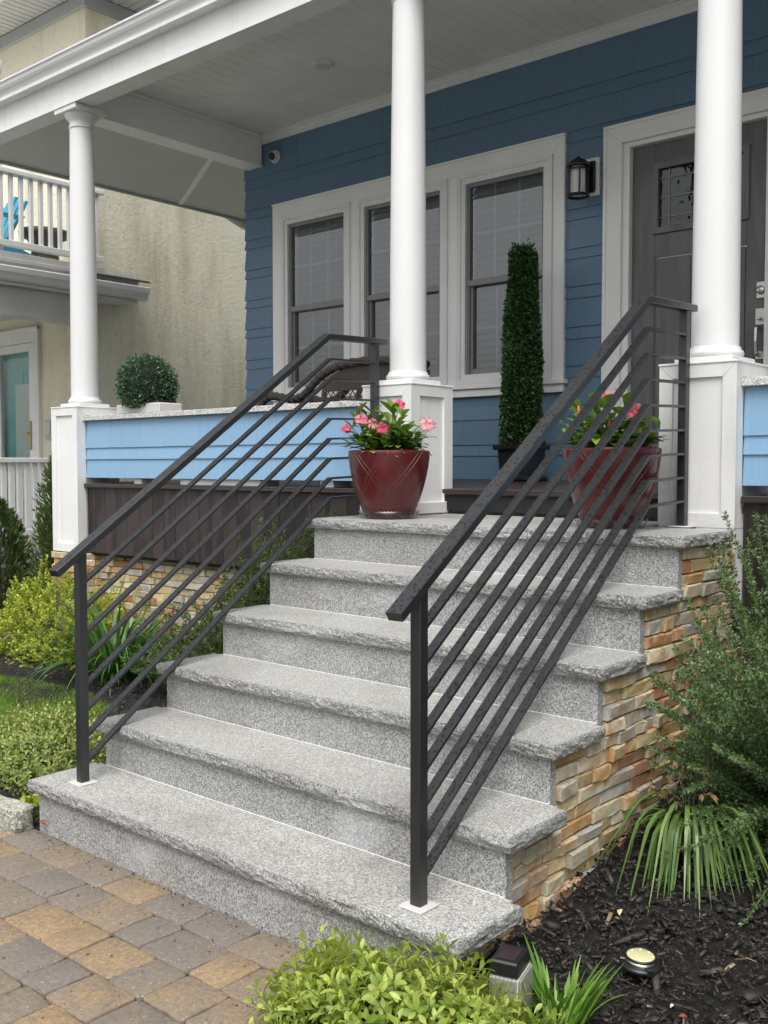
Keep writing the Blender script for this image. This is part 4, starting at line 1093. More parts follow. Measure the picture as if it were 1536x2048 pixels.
part('back', MB().prism([(-.62, 1.58), (-.57, 1.58), (-.53, 1.93), (-.58, 1.95)], 1, yc+.01, yc+.30), 'wicker', t)

# ================================================================== planting
def leafpart(name, V, F, mat, tone, parent, stuff=True):
    o = link(name, fast_mesh(name, V, F, mat, tone), parent)
    if stuff: o['kind'] = 'stuff'
    return o
def twigs(name, segs, mat, parent, seg=4):
    """many thin tapered stems joined into one part; segs: (points, r0, r1)"""
    mb = MB()
    for pts, r0, r1 in segs: mb.tube(pts, [r0+(r1-r0)*i/(len(pts)-1) for i in range(len(pts))], seg)
    o = part(name, mb, mat, parent); o['kind'] = 'stuff'; return o

M['lf_gold'] = m_tone('golden_leaf', (.15, .23, .018), (.50, .56, .075), .38, .3)
M['lf_box'] = m_tone('variegated_leaf', (.08, .16, .025), (.44, .50, .15), .4, .25)
M['lf_dark'] = m_tone('topiary_leaf', (.010, .036, .010), (.075, .17, .040), .38, .12)
M['lf_ball'] = m_tone('ball_topiary_leaf', (.014, .045, .024), (.10, .20, .095), .38, .12)
M['lf_arb'] = m_tone('evergreen_spray', (.018, .042, .010), (.10, .15, .035), .55, .2)
M['lf_cot'] = m_tone('small_shrub_leaf', (.030, .068, .024), (.16, .25, .095), .4, .2)
M['lf_broom'] = m_tone('left_shrub_leaf', (.025, .055, .014), (.11, .17, .045), .45, .25)
M['blade_lily'] = m_leaf_obj('daylily_blade', (.025, .085, .018), (.10, .22, .045), .38, .25)
M['blade_daff'] = m_leaf_obj('daffodil_blade', (.06, .13, .028), (.20, .31, .085), .36, .25)
M['blade_fg'] = m_leaf_obj('strap_leaf', (.06, .15, .015), (.19, .34, .045), .36, .25)
M['leaf_fg'] = m_leaf_obj('golden_shrub_leaf', (.17, .28, .032), (.56, .63, .15), .36, .38)
M['leaf_mand'] = m_leaf_obj('glossy_plant_leaf', (.040, .12, .014), (.24, .36, .055), .26, .2)
M['withered'] = m_paint('withered_flower', (.42, .26, .13), .8, .3, .3, 150)

# --- clipped dome of small leaves (generic shrub) ----------------------------------------
def leaf_shrub(name, label, cat, c, rx, ry, h, n, L, W, mat, group=None, rough=.25, stems=True, clump=9, inner=.6, up=.5):
    t = thing(name, label, cat, (c[0], c[1], c[2]), group)
    d = rdir(n//clump, -.25, 1.0)
    lump = np.array([1+rough*mnoise.noise(Vector((q[0]*2.3+c[0]*5, q[1]*2.3, q[2]*2.3+c[1])))+rough*.5*mnoise.noise(Vector((q[0]*5.1, q[1]*5.1+c[0], q[2]*5.1))) for q in d])
    rr = lump*(inner+(1-inner)*nrg.uniform(0, 1, len(d))**.45)
    tip = np.stack([c[0]+d[:, 0]*rx*rr, c[1]+d[:, 1]*ry*rr, c[2]+np.maximum(.01, (d[:, 2]*.78+.22))*h*rr], 1)
    ax = nrm(d*np.array([1, 1, .8])+np.array([0, 0, up])+nrg.normal(0, .22, d.shape))
    k = np.tile(np.arange(clump), (len(d), 1)); f = k/clump
    P = (tip[:, None, :]-ax[:, None, :]*((1-f)*L*2.4)[..., None]).reshape(-1, 3)
    ang = (k*2.4+nrg.uniform(0, 6.28, (len(d), 1))).reshape(-1)
    axr = np.repeat(ax, clump, 0); u = nrm(np.cross(axr, np.array([.31, .5, .8]))); v = np.cross(axr, u)
    ff = f.reshape(-1)[:, None]
    D = axr*(.35+.75*ff)+(u*np.cos(ang)[:, None]+v*np.sin(ang)[:, None])*(1.0-.45*ff)+nrg.normal(0, .12, P.shape)
    ll = L*nrg.uniform(.65, 1.15, len(P))*(1-.25*ff[:, 0])
    V, F = leaves(P, D, axr+nrg.normal(0, .2, P.shape), ll, W*nrg.uniform(.8, 1.2, len(P)), .16, .55, .12)
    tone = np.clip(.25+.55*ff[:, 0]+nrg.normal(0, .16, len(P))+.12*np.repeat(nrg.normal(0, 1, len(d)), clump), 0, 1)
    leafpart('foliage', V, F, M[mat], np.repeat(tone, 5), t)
    if stems:
        sg = []
        for i in nrg.integers(0, len(tip), 90):
            b = Vector((c[0]+rng.uniform(-.05, .05), c[1]+rng.uniform(-.05, .05), c[2]-.02)); e = Vector(tip[i])
            sg.append(([b, b.lerp(e, .5)+Vector((0, 0, .05*h)), e], .006, .0018))
        twigs('stem', sg, 'bark', t)
    return t
leaf_shrub('golden_shrub', 'lime yellow shrub at the foot of the left pier', 'shrub', (-2.86, 1.86, .0), .66, .36, .60, 16000, .027, .018, 'lf_gold', rough=.3)
leaf_shrub('boxwood_shrub', 'low variegated green shrub beside the bottom step on the left', 'shrub', (-.62, .43, .0), .42, .32, .26, 13000, .028, .0105, 'lf_box', rough=.22, clump=8)
t = leaf_shrub('seedling', 'tiny bright green plant sprouting between granite block and bottom step', 'plant', (-.165, .085, .03), .055, .05, .10, 40, .045, .034, 'lf_gold', rough=.1, stems=False, clump=5, inner=.3)

# --- topiaries ---------------------------------------------------------------------------
def topiary(name, label, base, pts, nor, L, W, mat, cat='topiary'):
    t = thing(name, label, cat, base)
    n = len(pts)
    D = nrm(nor*.75+rdir(n)*.75+np.array([0, 0, .15]))
    V, F = leaves(pts, D, rdir(n), L*nrg.uniform(.7, 1.2, n), W*nrg.uniform(.8, 1.2, n), .15, .5, .1)
    pat = np.array([mnoise.noise(Vector((q[0]*9, q[1]*9, q[2]*9))) for q in pts])
    leafpart('foliage', V, F, M[mat], np.repeat(np.clip(.42+.25*pat+nrg.normal(0, .22, n), 0, 1), 5), t); return t
c = np.array([-2.13, 2.06, 1.842]); d = rdir(7000); r = .186*(1+.045*nrg.normal(0, 1, 7000))*nrg.choice([1, .93, .86], 7000)
P = c+d*r[:, None]; P[:, 2] = np.maximum(P[:, 2], 1.705)
t = topiary('ball_topiary', 'clipped round boxwood ball in a pale trough on the half wall', (-2.13, 2.06, 1.69), P, d, .017, .011, 'lf_ball')
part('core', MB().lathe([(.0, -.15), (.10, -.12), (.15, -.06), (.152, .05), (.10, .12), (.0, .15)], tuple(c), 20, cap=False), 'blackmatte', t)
t = thing('planter_trough', 'low whitewashed trough under the ball topiary on the half wall', 'planter', (-2.13, 2.06, 1.661))
part('trough', MB().box(-2.345, -1.885, 1.97, 2.15, 1.661, 1.722, .006), 'trough', t)
part('liner', MB().box(-2.31, -1.92, 1.985, 2.135, 1.7225, 1.740, .005), 'blackplastic', t)

TX, TY = -.17, 3.44
n = 15000; z = nrg.uniform(0, 1, n)**.9; a = nrg.uniform(0, 2*math.pi, n)
rr = .132-.056*z-.006*np.sin(z*9)+.006*np.sin(a*3+z*14); top = z > .975
rr = np.where(top, rr*np.sqrt(nrg.uniform(0, 1, n)), rr)*(1+.04*nrg.normal(0, 1, n))*nrg.choice([1, .95, .88], n)
P = np.stack([TX+rr*np.cos(a), TY+rr*np.sin(a), 1.452+1.215*z+.015*nrg.normal(0, 1, n)*top], 1); N = nrm(np.stack([np.cos(a), np.sin(a), .25+top*1.5], 1))
t = topiary('cone_topiary', 'tall narrow boxwood topiary in a black pot before the window', (TX, TY, 1.44), P, N, .022, .015, 'lf_dark')
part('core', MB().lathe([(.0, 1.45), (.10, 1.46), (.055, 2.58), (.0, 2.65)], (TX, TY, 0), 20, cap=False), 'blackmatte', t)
t = thing('black_planter', 'square black planter urn holding the tall topiary', 'planter', (TX, TY, 1.232))
part('rim', MB().box(TX-.132, TX+.132, TY-.13, TY+.13, 1.425, 1.458, .006), 'blackplastic', t)
bd = part('body', MB().prism([(TX-.090, 1.262), (TX+.090, 1.262), (TX+.108, 1.4245), (TX-.108, 1.4245)], 1, TY-.105, TY+.105), 'blackplastic', t)
part('foot', MB().box(TX-.120, TX+.120, TY-.12, TY+.12, 1.2325, 1.2615, .008), 'blackplastic', t)
for s_ in (-1, 1): part('panel', MB().box(TX+s_*.045-.036, TX+s_*.045+.036, TY-.110, TY-.1055, 1.285, 1.40, .003), 'blackplastic', bd)

# --- evergreens by the fence -----------------------------------------------------------------
def arborvitae(label, x, y, h, r, n):
    t = thing('arborvitae', label, 'evergreen', (x, y, 0), 'evergreens beside the neighbouring porch')
    z = nrg.uniform(.02, 1, n)**1.1; a = nrg.uniform(0, 2*math.pi, n)
    prof = r*np.clip(1.15*(1-z)**.75*(.55+.9*z), .03, 1)*(1+.22*np.sin(a*5+z*17))*nrg.uniform(.45, 1.05, n)
    P = np.stack([x+prof*np.cos(a), y+prof*np.sin(a), h*z], 1)
    D = np.stack([np.cos(a)*.6, np.sin(a)*.6, np.full(n, .9)], 1)+nrg.normal(0, .25, (n, 3))
    V, F = leaves(P, D, np.stack([-np.sin(a), np.cos(a), np.zeros(n)], 1)+nrg.normal(0, .4, (n, 3)), nrg.uniform(.035, .075, n), nrg.uniform(.012, .022, n), .1, .5, .1)
    leafpart('foliage', V, F, M['lf_arb'], np.repeat(np.clip(.2+.6*(prof/(r+1e-6))*nrg.uniform(.5, 1.2, n)+.15*z, 0, 1), 5), t)
    part('trunk', MB().tube([(x, y, -.02), (x, y, h*.8)], [.03, .008], 8), 'bark', t)
arborvitae('dense dark evergreen at the left edge before the picket fence', -4.36, 2.22, 1.02, .34, 6500)
arborvitae('slender pointed evergreen between the picket fence and the left pier', -4.02, 2.62, 1.52, .32, 6500)

# --- shrubs with long wands of tiny leaves -----------------------------------------------------
def wand_shrub(name, label, base, nst, tipf, mat, L, W, dens, droop=.25, r0=.004, spreadx=.06, group=None):
    t = thing(name, label, 'shrub', base, group); sg = []; PP = []; DD = []; TT = []
    for i in range(nst):
        b = Vector(base)+Vector((rng.gauss(0, spreadx), rng.gauss(0, .05), 0)); e = Vector(tipf(i)); ln = (e-b).length
        m = b.lerp(e, .5)+Vector((rng.gauss(0, .03), rng.gauss(0, .03), droop*ln*rng.uniform(.5, 1.1)))
        pts = [b*(1-u)**2+m*2*u*(1-u)+e*u*u for u in [k/9 for k in range(10)]]
        sg.append((pts, r0, .0012))
        nl = int(dens*ln)
        for k in range(nl):
            u = rng.uniform(.12, 1.0)**.75; q = b*(1-u)**2+m*2*u*(1-u)+e*u*u
            tg = ((m-b)*(1-u)+(e-m)*u).normalized()
            a = rng.uniform(0, 6.283); o_ = tg.orthogonal().normalized(); o2 = tg.cross(o_)
            dd = tg*rng.uniform(.3, .9)+(o_*math.cos(a)+o2*math.sin(a))
            # short side shoots carry leaves a little away from the stem
            off = (o_*math.cos(a)+o2*math.sin(a))*rng.uniform(0, .022)*(1.1-u)
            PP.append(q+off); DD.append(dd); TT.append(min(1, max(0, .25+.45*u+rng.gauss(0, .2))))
    n = len(PP); P = np.array(PP); D = np.array(DD)
    V, F = leaves(P, D, rdir(n)+np.array([0, 0, .8]), L*nrg.uniform(.7, 1.25, n), W*nrg.uniform(.8, 1.2, n), .12, .5, .1)
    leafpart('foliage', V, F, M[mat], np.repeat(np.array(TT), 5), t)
    twigs('stem', sg, 'greenstem', t); return t
def cot_tip(i):
    u = rng.random()
    if u < .82:                      # fan of upright wands, higher towards the right
        x = rng.uniform(1.86, 2.75); y = rng.uniform(.75, 1.75)
        if x-1.8 < .35*(1.3-y): x += .15
        s_ = x*.756+y*.654-1.92      # across the line of sight
        zmax = .56+.62*max(0, min(1, (s_+.02)/.55))
        zmin = .38-.30*max(0, min(1, s_/.35))
        return (x, y, zmin+(zmax-zmin)*rng.uniform(0, 1)**.7)
    return (rng.uniform(1.98, 2.75), rng.uniform(.75, 1.2), rng.uniform(.03, .30))
wand_shrub('wand_shrub', 'large dark green shrub with long leafy wands by the right flank', (2.22, 1.45, .14), 470, cot_tip, 'lf_cot', .014, .0072, 290, .16, .0028)
def broom_tip(i):
    x = rng.uniform(-1.50, -.06); h = .30+.78*max(0, min(1, (x+1.5)/1.3))
    return (x+rng.gauss(0, .05), rng.uniform(1.35, 1.86), max(.1, h*rng.uniform(.5, 1.05)))
wand_shrub('wand_shrub', 'feathery green shrub between the left railing and the stone foundation', (-.55, 1.60, .02), 330, broom_tip, 'lf_broom', .018, .0075, 240, .10, .003, .30)

# --- strap-leaved clumps: every blade a part ------------------------------------------------------
def blade_clump(name, label, cat, base, n, L, W, mat, spread, droop, spr=.04, head=None, lean=(0, 0), late=False):
    t = thing(name, label, cat, base)
    for i in range(n):
        a = rng.uniform(0, 6.283) if head is None else rng.gauss(head[0], head[1]); up = rng.uniform(*spread)
        d = (math.cos(a)*math.cos(up)+lean[0], math.sin(a)*math.cos(up)+lean[1], math.sin(up))
        p = (base[0]+math.cos(a)*rng.uniform(0, spr), base[1]+math.sin(a)*rng.uniform(0, spr), base[2])
        (V, F), = blades([p], [d], [rng.uniform(*L)], [rng.uniform(*W)], [rng.uniform(*droop)], 12 if late else 9, late)
        mb = MB(); mb.add(V.tolist(), F); mb.sm = [True]*len(mb.f)
        part('blade', mb, mat, t)
    return t
blade_clump('daylily_clump', 'arching green daylily clump in the left bed behind the railing', 'plant', (-1.92, 1.66, .02), 250, (.42, .78), (.011, .017), 'blade_lily', (.75, 1.5), (.9, 2.1), .16)
blade_clump('strap_leaf_plant', 'short bright green strap-leaved plant beside the golden shrub', 'plant', (2.115, .115, .01), 70, (.10, .20), (.008, .013), 'blade_fg', (1.0, 1.5), (.2, 1.0), .07)
blade_clump('strap_leaf_plant', 'short green strap-leaved plant at the lower edge of the mulch', 'plant', (2.165, .0, .01), 44, (.10, .20), (.008, .013), 'blade_fg', (.95, 1.5), (.3, 1.1), .05)
t = blade_clump('daffodil_clump', 'drooping daffodil leaves with withered flowers on the mulch', 'plant', (2.0, 1.06, .10), 72, (.36, .60), (.0085, .012), 'blade_daff', (1.2, 1.5), (2.3, 2.85), .035, (-.9, .75), (0, 0), True)
for i in range(12):        # withered flowers on bent stalks
    a = rng.uniform(-2.9, .4); rr_ = rng.uniform(.02, .13); h = rng.uniform(.20, .34)
    b = Vector((2.0, 1.06, .10)); e = b+Vector((math.cos(a)*rr_, math.sin(a)*rr_*.6-.02, h))
    f2 = e+Vector((rng.uniform(-.03, .03), -.02, rng.uniform(-.03, .01)))
    stk = part('stalk', MB().tube([b, b.lerp(e, .6), e, f2], [.003, .0025, .002, .0015], 6), 'greenstem', t)
    V_ = []; F_ = []
    for k in range(5):
        dv = Vector((rng.uniform(-1, 1), rng.uniform(-1, 1), rng.uniform(-1.4, .1))).normalized()*rng.uniform(.015, .034); sv = dv.orthogonal().normalized()*.004
        q = len(V_); V_ += [f2, f2+dv*.5+sv, f2+dv+Vector((0, 0, -.004)), f2+dv*.5-sv]; F_.append((q, q+1, q+2, q+3))
    part('withered_flower', MB().add(V_, F_), 'withered', stk)

# --- foreground golden shrub: about 300 single leaves, the rest joined ------------------------------
t = thing('golden_shrub', 'yellow-green leafy shrub in the foreground before the bottom step', 'shrub', (1.87, -.27, 0))
def leaf_mesh(name, L, W, mat, fold=.16, curl=.10):
    v = []; f = []; prof = [(0, .06), (.14, .30), (.36, .74), (.60, 1.0), (.80, .82), (.93, .45), (1.0, .06)]
    for u, w_ in prof:
        z = -curl*L*u*u+.03*L*math.sin(u*3); v += [(u*L, w_*W/2, z+fold*W*w_), (u*L, 0, z), (u*L, -w_*W/2, z+fold*W*w_)]
    for i in range(len(prof)-1):
        b = 3*i; f += [(b+1, b+4, b+3, b), (b+2, b+5, b+4, b+1)]
    mb = MB(); mb.add(v, f); mb.sm = [True]*len(f); return mb.mesh(name, M[mat])
LM = [leaf_mesh('leaf', .041, .0158, 'leaf_fg', .16, c_) for c_ in (.02, .12, .25)]
def basis(d, u):
    d = d.normalized(); s_ = u.cross(d)
    s_ = s_.normalized() if s_.length > 1e-4 else d.orthogonal().normalized(); n_ = d.cross(s_)
    return Matrix((d, s_, n_)).transposed()
camv = Vector(cam.location); leafs = []; segs = []
for i in range(720):
    q = Vector(rdir(1, -.1, 1)[0]); rr_ = 1+.20*mnoise.noise(q*2.6)+.1*mnoise.noise(q*6)
    c0 = Vector((1.935, -.22, .0)); k_ = rng.uniform(.55, 1)**.6
    tip = c0+Vector((q.x*.46, q.y*.30, (q.z*.80+.12)*.235))*rr_*k_
    if rng.random() < .10: tip += Vector((0, 0, rng.uniform(.01, .045)))
    ax = (Vector((q.x*.95, q.y*.95, .62))+Vector((rng.gauss(0, .25), rng.gauss(0, .25), 0))).normalized()
    root = tip-ax*.085
    segs.append(([root-ax*.03, root, tip], .0022, .0012))
    m_ = rng.randint(8, 12); a0 = rng.uniform(0, 6.28); o_ = ax.orthogonal().normalized(); o2 = ax.cross(o_)
    for k in range(m_):
        f_ = k/(m_-1); a = a0+k*2.39996; lat = o_*math.cos(a)+o2*math.sin(a)
        d = (ax*(.12+.62*f_)+lat*(1.05-.40*f_)).normalized(); p = tip-ax*(.075*(1-f_))
        sc = rng.uniform(.7, 1.1)*(1-.32*f_**3); leafs.append(((p-camv).length, p, d, ax, sc))
leafs.sort(key=lambda r_: r_[0]-.8*r_[1].z)
for dist, p, d, ax, sc in leafs[:300]:
    o = bpy.data.objects.new('leaf', rng.choice(LM)); COL.objects.link(o); o.parent = t
    o.matrix_local = Matrix.Translation(p-wloc(t)) @ basis(d, ax).to_4x4() @ Matrix.Scale(sc, 4)
V_ = []; F_ = []; T_ = []
lv = {m.name: (np.array([v.co[:] for v in m.vertices]), [tuple(p.vertices) for p in m.polygons]) for m in LM}
base_ = 0
for dist, p, d, ax, sc in leafs[300:]:
    vv, ff_ = lv[rng.choice(LM).name]; B = np.array(basis(d, ax)); V_.append(vv@B.T*sc+np.array(p)); F_ += [tuple(i+base_ for i in q) for q in ff_]; base_ += len(vv); T_ += [rng.random()]*len(vv)
M['leaf_fg2'] = m_tone('golden_shrub_foliage', (.14, .25, .03), (.54, .61, .14), .36, .38)
leafpart('foliage', np.concatenate(V_), np.array(F_), M['leaf_fg2'], np.array(T_), t)
twigs('stem', segs, 'greenstem', t)

# --- flower pots -------------------------------------------------------------------------------------
def pot_proto(label, loc):
    t = thing('flower_pot', label, 'pot', loc, 'burgundy pots on the top step')
    H, R0, R1 = .300, .108, .184; prof = []
    for k in range(25):
        u = k/24; r = R0+(R1-R0)*(1-(1-u)**1.75)*.985+.004*u; prof.append((r, .004+H*u))
    prof += [(R1+.002, .306), (R1-.004, .310), (R1-.012, .309), (R1-.016, .300), (R1-.018, .27)]
    pb = part('bowl', MB().lathe([(.0, .004), (R0-.01, .004)]+prof, seg=96, cap=False), 'pot', t, True)
    part('soil', MB().lathe([(R1-.0185, .272), (.0, .280)], seg=40, cap=False), 'soil', t, True)
    sc = part('saucer', MB().lathe([(.112, .0015), (.132, .004), (.142, .036), (.140, .036), (.130, .0065), (.112, .0045)], seg=56, cap=False), 'clear', t, True)
    return t
def petal_mesh(name, mat):
    v = [(0, 0, 0)]; f = []; rows_ = [(.3, .35, .004), (.65, .95, .006), (.9, 1.0, .002), (1.0, .6, -.003)]
    for u, w_, z in rows_:
        for s_ in (-1, -.5, 0, .5, 1): v.append((u*.031+(.0035 if s_ > 0 else 0), s_*w_*.0155, z+.003*s_*s_+.002*s_))
    for k in range(4): f.append((0, 1+k, 2+k))
    for r_ in range(3):
        for k in range(4): b = 1+5*r_+k; f.append((b, b+5, b+6, b+1))
    mb = MB(); mb.add(v, f); mb.sm = [True]*len(f); return mb.mesh(name, mat)
def m_petal(name, c1, c2):
    q = NT(name); o = q.obj(); s_ = q.add('SeparateXYZ', {0: o}).outputs[0]
    c_ = q.mix(q.ramp(q.math('MULTIPLY', s_, 32.0), [(.1, 0), (.75, 1)]), c1, c2)
    b = q.add('BsdfPrincipled', {'Base Color': c_, 'Roughness': .5}); tr = q.add('BsdfTranslucent', {'Color': c_})
    mx = q.add('MixShader', {0: .3}); q.l.new(b.outputs[0], mx.inputs[1]); q.l.new(tr.outputs[0], mx.inputs[2]); q.l.new(mx.outputs[0], q.out.inputs['Surface']); return q.m
PET = [petal_mesh('petal', m_petal('pink_petal', (.72, .16, .22), (.86, .22, .36))), petal_mesh('petal', m_petal('deep_pink_petal', (.62, .06, .14), (.80, .08, .24))), petal_mesh('petal', m_petal('pale_pink_petal', (.80, .22, .20), (.88, .36, .46)))]
EYE = MB().lathe([(.0, -.012), (.0035, -.006), (.0050, .002), (.0035, .003), (.0, .002)], seg=10, cap=False).mesh('flower_eye', m_paint('flower_throat', (.75, .40, .06), .5))
MLF = [leaf_mesh('leaf', .092, .040, 'leaf_mand', .12, c_) for c_ in (.05, .2, .4)]
def mandevilla(label, loc, flowers, nstem, seed, facing):
    R = random.Random(seed); t = thing('flowering_plant', label, 'plant', loc); L0 = Vector(loc); st_ = MB()
    def put(me, nm, parent, p, d, u, sc):
        o = bpy.data.objects.new(nm, me); COL.objects.link(o); o.parent = parent
        o.matrix_local = Matrix.Translation(p) @ basis(d, u).to_4x4() @ Matrix.Scale(sc, 4); return o
    for i in range(nstem):
        a = R.uniform(0, 6.283); r = R.uniform(.01, .135); e = Vector((math.cos(a)*(r+.05), math.sin(a)*(r+.05), R.uniform(.03, .205)*(1.1-r*1.9))); b = Vector((math.cos(a)*r*.6, math.sin(a)*r*.6, -.01))
        st_.tube([b, b.lerp(e, .5)+Vector((0, 0, .02)), e], [.003, .0025, .0015], 6)
        for k in range(R.randint(5, 7)):
            u = R.uniform(.25, 1.05); p = b.lerp(e, min(1, u)); aa = k*2.4+a
            d = Vector((math.cos(aa), math.sin(aa), R.uniform(.0, 1.0) if u < .9 else R.uniform(.6, 1.6)))+Vector((math.cos(a), math.sin(a), 0))*.4
            put(R.choice(MLF), 'leaf', t, p, d, Vector((0, 0, 1)), R.uniform(.65, 1.1))
    for (x, y, z, kind, sc) in flowers:
        p = Vector((x, y, z)); st_.tube([Vector((x*.6, y*.6, 0)), p*.7+Vector((0, 0, .01)), p-facing*.012], [.0025, .002, .002], 6)
        f = put(EYE, 'flower', t, p, facing.orthogonal(), facing, sc)
        f.matrix_local = Matrix.Translation(p) @ facing.to_track_quat('Z', 'Y').to_matrix().to_4x4() @ Matrix.Scale(sc, 4)
        for k in range(5):
            o = bpy.data.objects.new('petal', PET[kind]); COL.objects.link(o); o.parent = f
            o.rotation_euler = (R.uniform(-.2, .2), R.uniform(-.30, -.05), 2*math.pi*k/5+R.uniform(-.1, .1)); o.location = (0, 0, .001)
    for i in range(7):     # furled buds
        a = R.uniform(0, 6.28); p = Vector((math.cos(a)*R.uniform(.05, .17), math.sin(a)*R.uniform(.05, .17), R.uniform(.05, .16)))
        st_.tube([p-Vector((0, 0, .03)), p], .0016, 5)
        q = part('bud', MB().lathe([(.0, 0), (.004, .006), (.0055, .016), (.003, .028), (.0, .034)], seg=8, cap=False), PET[R.choice((0, 2))].materials[0], t, True); q.location = p; q.rotation_euler = (R.uniform(-.5, .5), R.uniform(-.5, .5), 0)
    q = part('stem', st_, 'greenstem', t, True); q['kind'] = 'stuff'
    return t
PL, PR = (.30, 1.62, SZ[5]+.0015), (1.408, 1.655, SZ[5]+.0015)
pp = pot_proto('burgundy pot with incised diamond lines before the middle pier', PL)
dup_tree(pp, PR, .9, 'burgundy pot with incised diamond lines seen through the right railing')
fc = Vector((.60, -.62, .35)).normalized()
RX, FY = Vector((.756, .654, 0)), Vector((-.654, .756, 0))      # along and away from the line of sight, for placing blooms
def fl(px, py, ctr, dep, k, sc):
    return (RX.x*px-FY.x*dep, RX.y*px-FY.y*dep, py, k, sc)
mandevilla('pink flowering plant in the pot before the middle pier', (PL[0], PL[1], PL[2]+.278), [fl(-.125, .165, 0, .10, 0, .9), fl(.045, .235, 0, .02, 1, .85), fl(-.030, .125, 0, .16, 1, .8), fl(.170, .145, 0, .10, 2, 1.0), fl(-.075, .15, 0, .05, 2, .8), fl(-.195, .13, 0, .0, 1, .7)], 60, 4, fc)
mandevilla('pink flowering plant in the pot behind the right railing', (PR[0], PR[1], PR[2]+.278), [fl(-.045, .215, 0, .04, 0, 1.2), fl(.062, .165, 0, .10, 1, 1.05), fl(-.16, .22, 0, 0, 0, .6)], 58, 9, fc)

# ================================================================== small things on the ground
def rough_block(name, label, x0, x1, y0, y1, h, seed, rz=0.0, mat='block', z=0.0):
    v = []; f = []; n = 7; cx, cy = (x0+x1)/2, (y0+y1)/2
    bm = bpy.data.meshes.new(name); import bmesh
    b = bmesh.new(); bmesh.ops.create_cube(b, size=1.0)
    bmesh.ops.subdivide_edges(b, edges=b.edges[:], cuts=n, use_grid_fill=True)
    for q in b.verts:
        p = Vector((q.co.x*(x1-x0), q.co.y*(y1-y0), q.co.z*h)); m = max(abs(q.co.x), abs(q.co.y), abs(q.co.z))
        e = sum(1 for c_ in q.co if abs(c_) > .42)
        k = .013*mnoise.noise(p*16+Vector((seed, 0, 0)))+.007*mnoise.noise(p*45+Vector((0, seed, 0)))-.007*(e >= 2)
        q.co = p+p.normalized()*k
    b.to_mesh(bm); b.free(); bm.materials.append(M[mat])
    o = link(name, bm, None, (cx, cy, z+h/2), (0, 0, rz)); return tag(o, label, 'edging stone')
rough_block('edging_block', 'weathered granite edging block against the bottom step', -.36, -.045, -.075, .02, .105, 1, .06, z=-.02)
rough_block('edging_block', 'pale granite edging block left of the lime yellow shrub', -3.62, -3.22, 1.50, 1.62, .12, 5, -.35, z=-.02)

t = thing('solar_lamp', 'square black solar lamp with pale ribbed body by the stone flank', 'lamp', (2.018, .048, 0))
t.rotation_euler = (0, 0, .27)
part('cap', MB().box(-.034, .034, -.046, .046, .150, .186, .004), 'blackplastic', t, True)
part('solar_panel', MB().box(-.022, .022, -.032, .032, .1862, .1874), NT('solar_cell').bsdf((.035, .018, .025), .15), t, True)
rb = MB(); mrib = NT('ribbed_plastic').bsdf((.42, .42, .35), .25, None, **{'Transmission Weight': .35})
for k in range(7):
    x = -.033+.0097*k; rb.box(x, x+.0072, -.053, .053, .02, .1495, .0015)
for k in range(9):
    y = -.045+.0102*k; rb.box(.0365, .0425, y, y+.0074, .02, .1495, .0015)
part('ribbed_body', rb, mrib, t, True)['kind'] = 'stuff'
part('inner_column', MB().box(-.030, .0355, -.048, .048, .02, .148), 'frost', t, True)
part('foot', MB().box(-.038, .045, -.056, .056, -.02, .0195, .003), 'blackplastic', t, True)

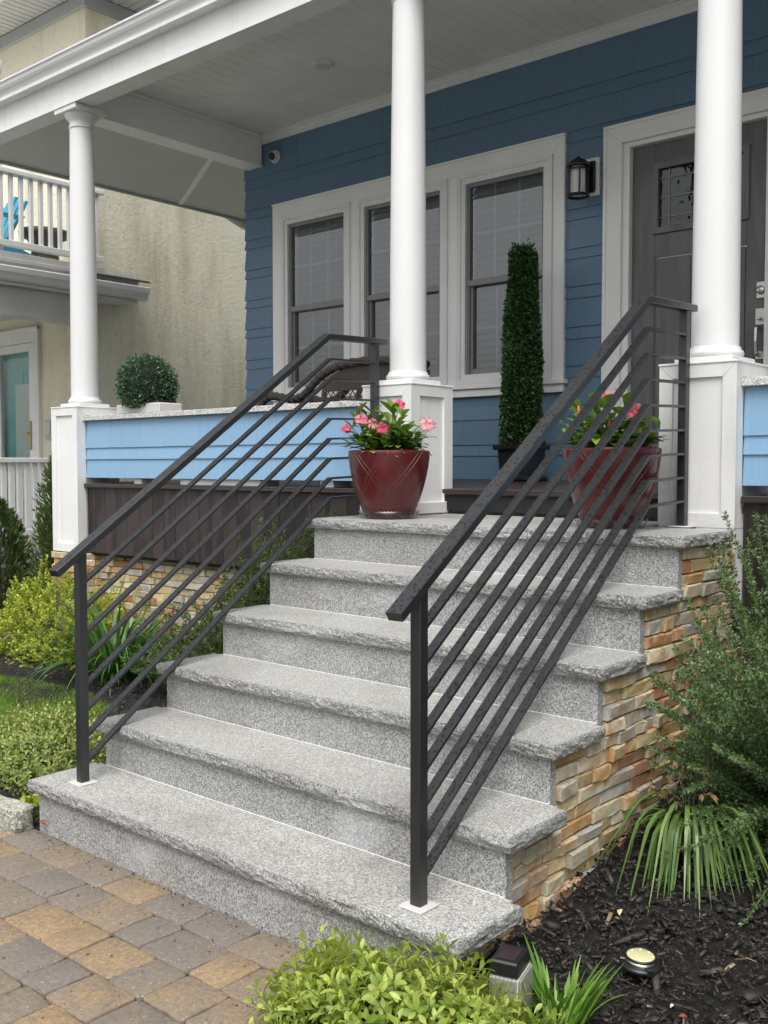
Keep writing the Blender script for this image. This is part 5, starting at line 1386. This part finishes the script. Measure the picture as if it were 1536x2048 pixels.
t = thing('disk_light', 'round black disk light with pale yellow lens lying on the mulch', 'lamp', (2.15, .445, .046))
t.rotation_euler = (rad(2), rad(3), .3)
part('body', MB().lathe([(.0, -.004), (.046, -.004), (.060, .004), (.060, .014), (.050, .017), (.046, .018)], seg=48, cap=False), 'blackplastic', t, True)
part('steel_ring', MB().lathe([(.046, .0181), (.0455, .031), (.0435, .0312)], seg=48, cap=False), 'nickel', t, True)
part('lens', MB().lathe([(.0434, .0335), (.040, .0355), (.0, .036)], seg=48, cap=False), NT('pale_lens').bsdf((.56, .53, .30), .3), t, True)
part('rim', MB().lathe([(.0435, .031), (.0475, .032), (.0475, .037), (.0420, .0375), (.0405, .0358)], seg=48, cap=False), 'blackplastic', t, True)
for k in range(3):
    a = 2*math.pi*k/3-.9; lg = part('lug', MB().box(-.010, .010, -.008, .012, .0005, .024, .003), 'blackplastic', t, True); lg.location = (.053*math.cos(a), .053*math.sin(a), 0); lg.rotation_euler = (0, 0, a+math.pi/2)
for k in range(8):
    a = 2*math.pi*k/8+.2; ld = part('led', MB().lathe([(.0035, .0358), (.003, .0372), (.0, .0376)], seg=10, cap=False), NT('led').bsdf((.80, .78, .45), .25) if k == 0 else bpy.data.materials['led'], t, True); ld.location = (.0345*math.cos(a), .0345*math.sin(a), 0)
t.scale = (.86, .86, .86)

def litter(label, x, y, L, W, col, rz, name='fallen_leaf', curl=.4):
    me = leaf_mesh(name, L, W, 'soil', .5, curl); me.materials.clear(); me.materials.append(m_paint(name+'_colour', col, .7, .15, .2, 60))
    tag(link(name, me, None, (x, y, gz(x, y)+.028), (rng.uniform(-.3, .3), rng.uniform(-.3, .1), rz)), label, 'leaf')
litter('orange-red fallen leaf on the mulch near the stone flank', 1.97, .98, .055, .035, (.26, .06, .02), .8)
litter('pale curled petal on the mulch between lamp and stone flank', 2.0, .62, .045, .022, (.62, .56, .36), 2.2, 'fallen_petal')
litter('small red leaf on the mulch near the lower right corner', 2.32, .30, .022, .013, (.20, .04, .02), .3)
litter('small white scrap on the mulch near the lower right corner', 2.29, .32, .018, .013, (.60, .58, .50), 1.2, 'paper_scrap', .1)
litter('small rust leaf beside the bottom step on the pavers', .03, .0, .03, .018, (.22, .06, .02), .3)
t = thing('path_stake', 'thin black garden stake at the left edge', 'stake', (-.345, .02, 0))
part('rod', MB().tube([(-.345, .02, -.02), (-.345, .02, .22)], .006, 8), 'blackplastic', t)
part('finial', MB().lathe([(.0, .22), (.010, .224), (.012, .235), (.0, .25)], (-.345, .02, 0), 14, cap=False), 'blackplastic', t)
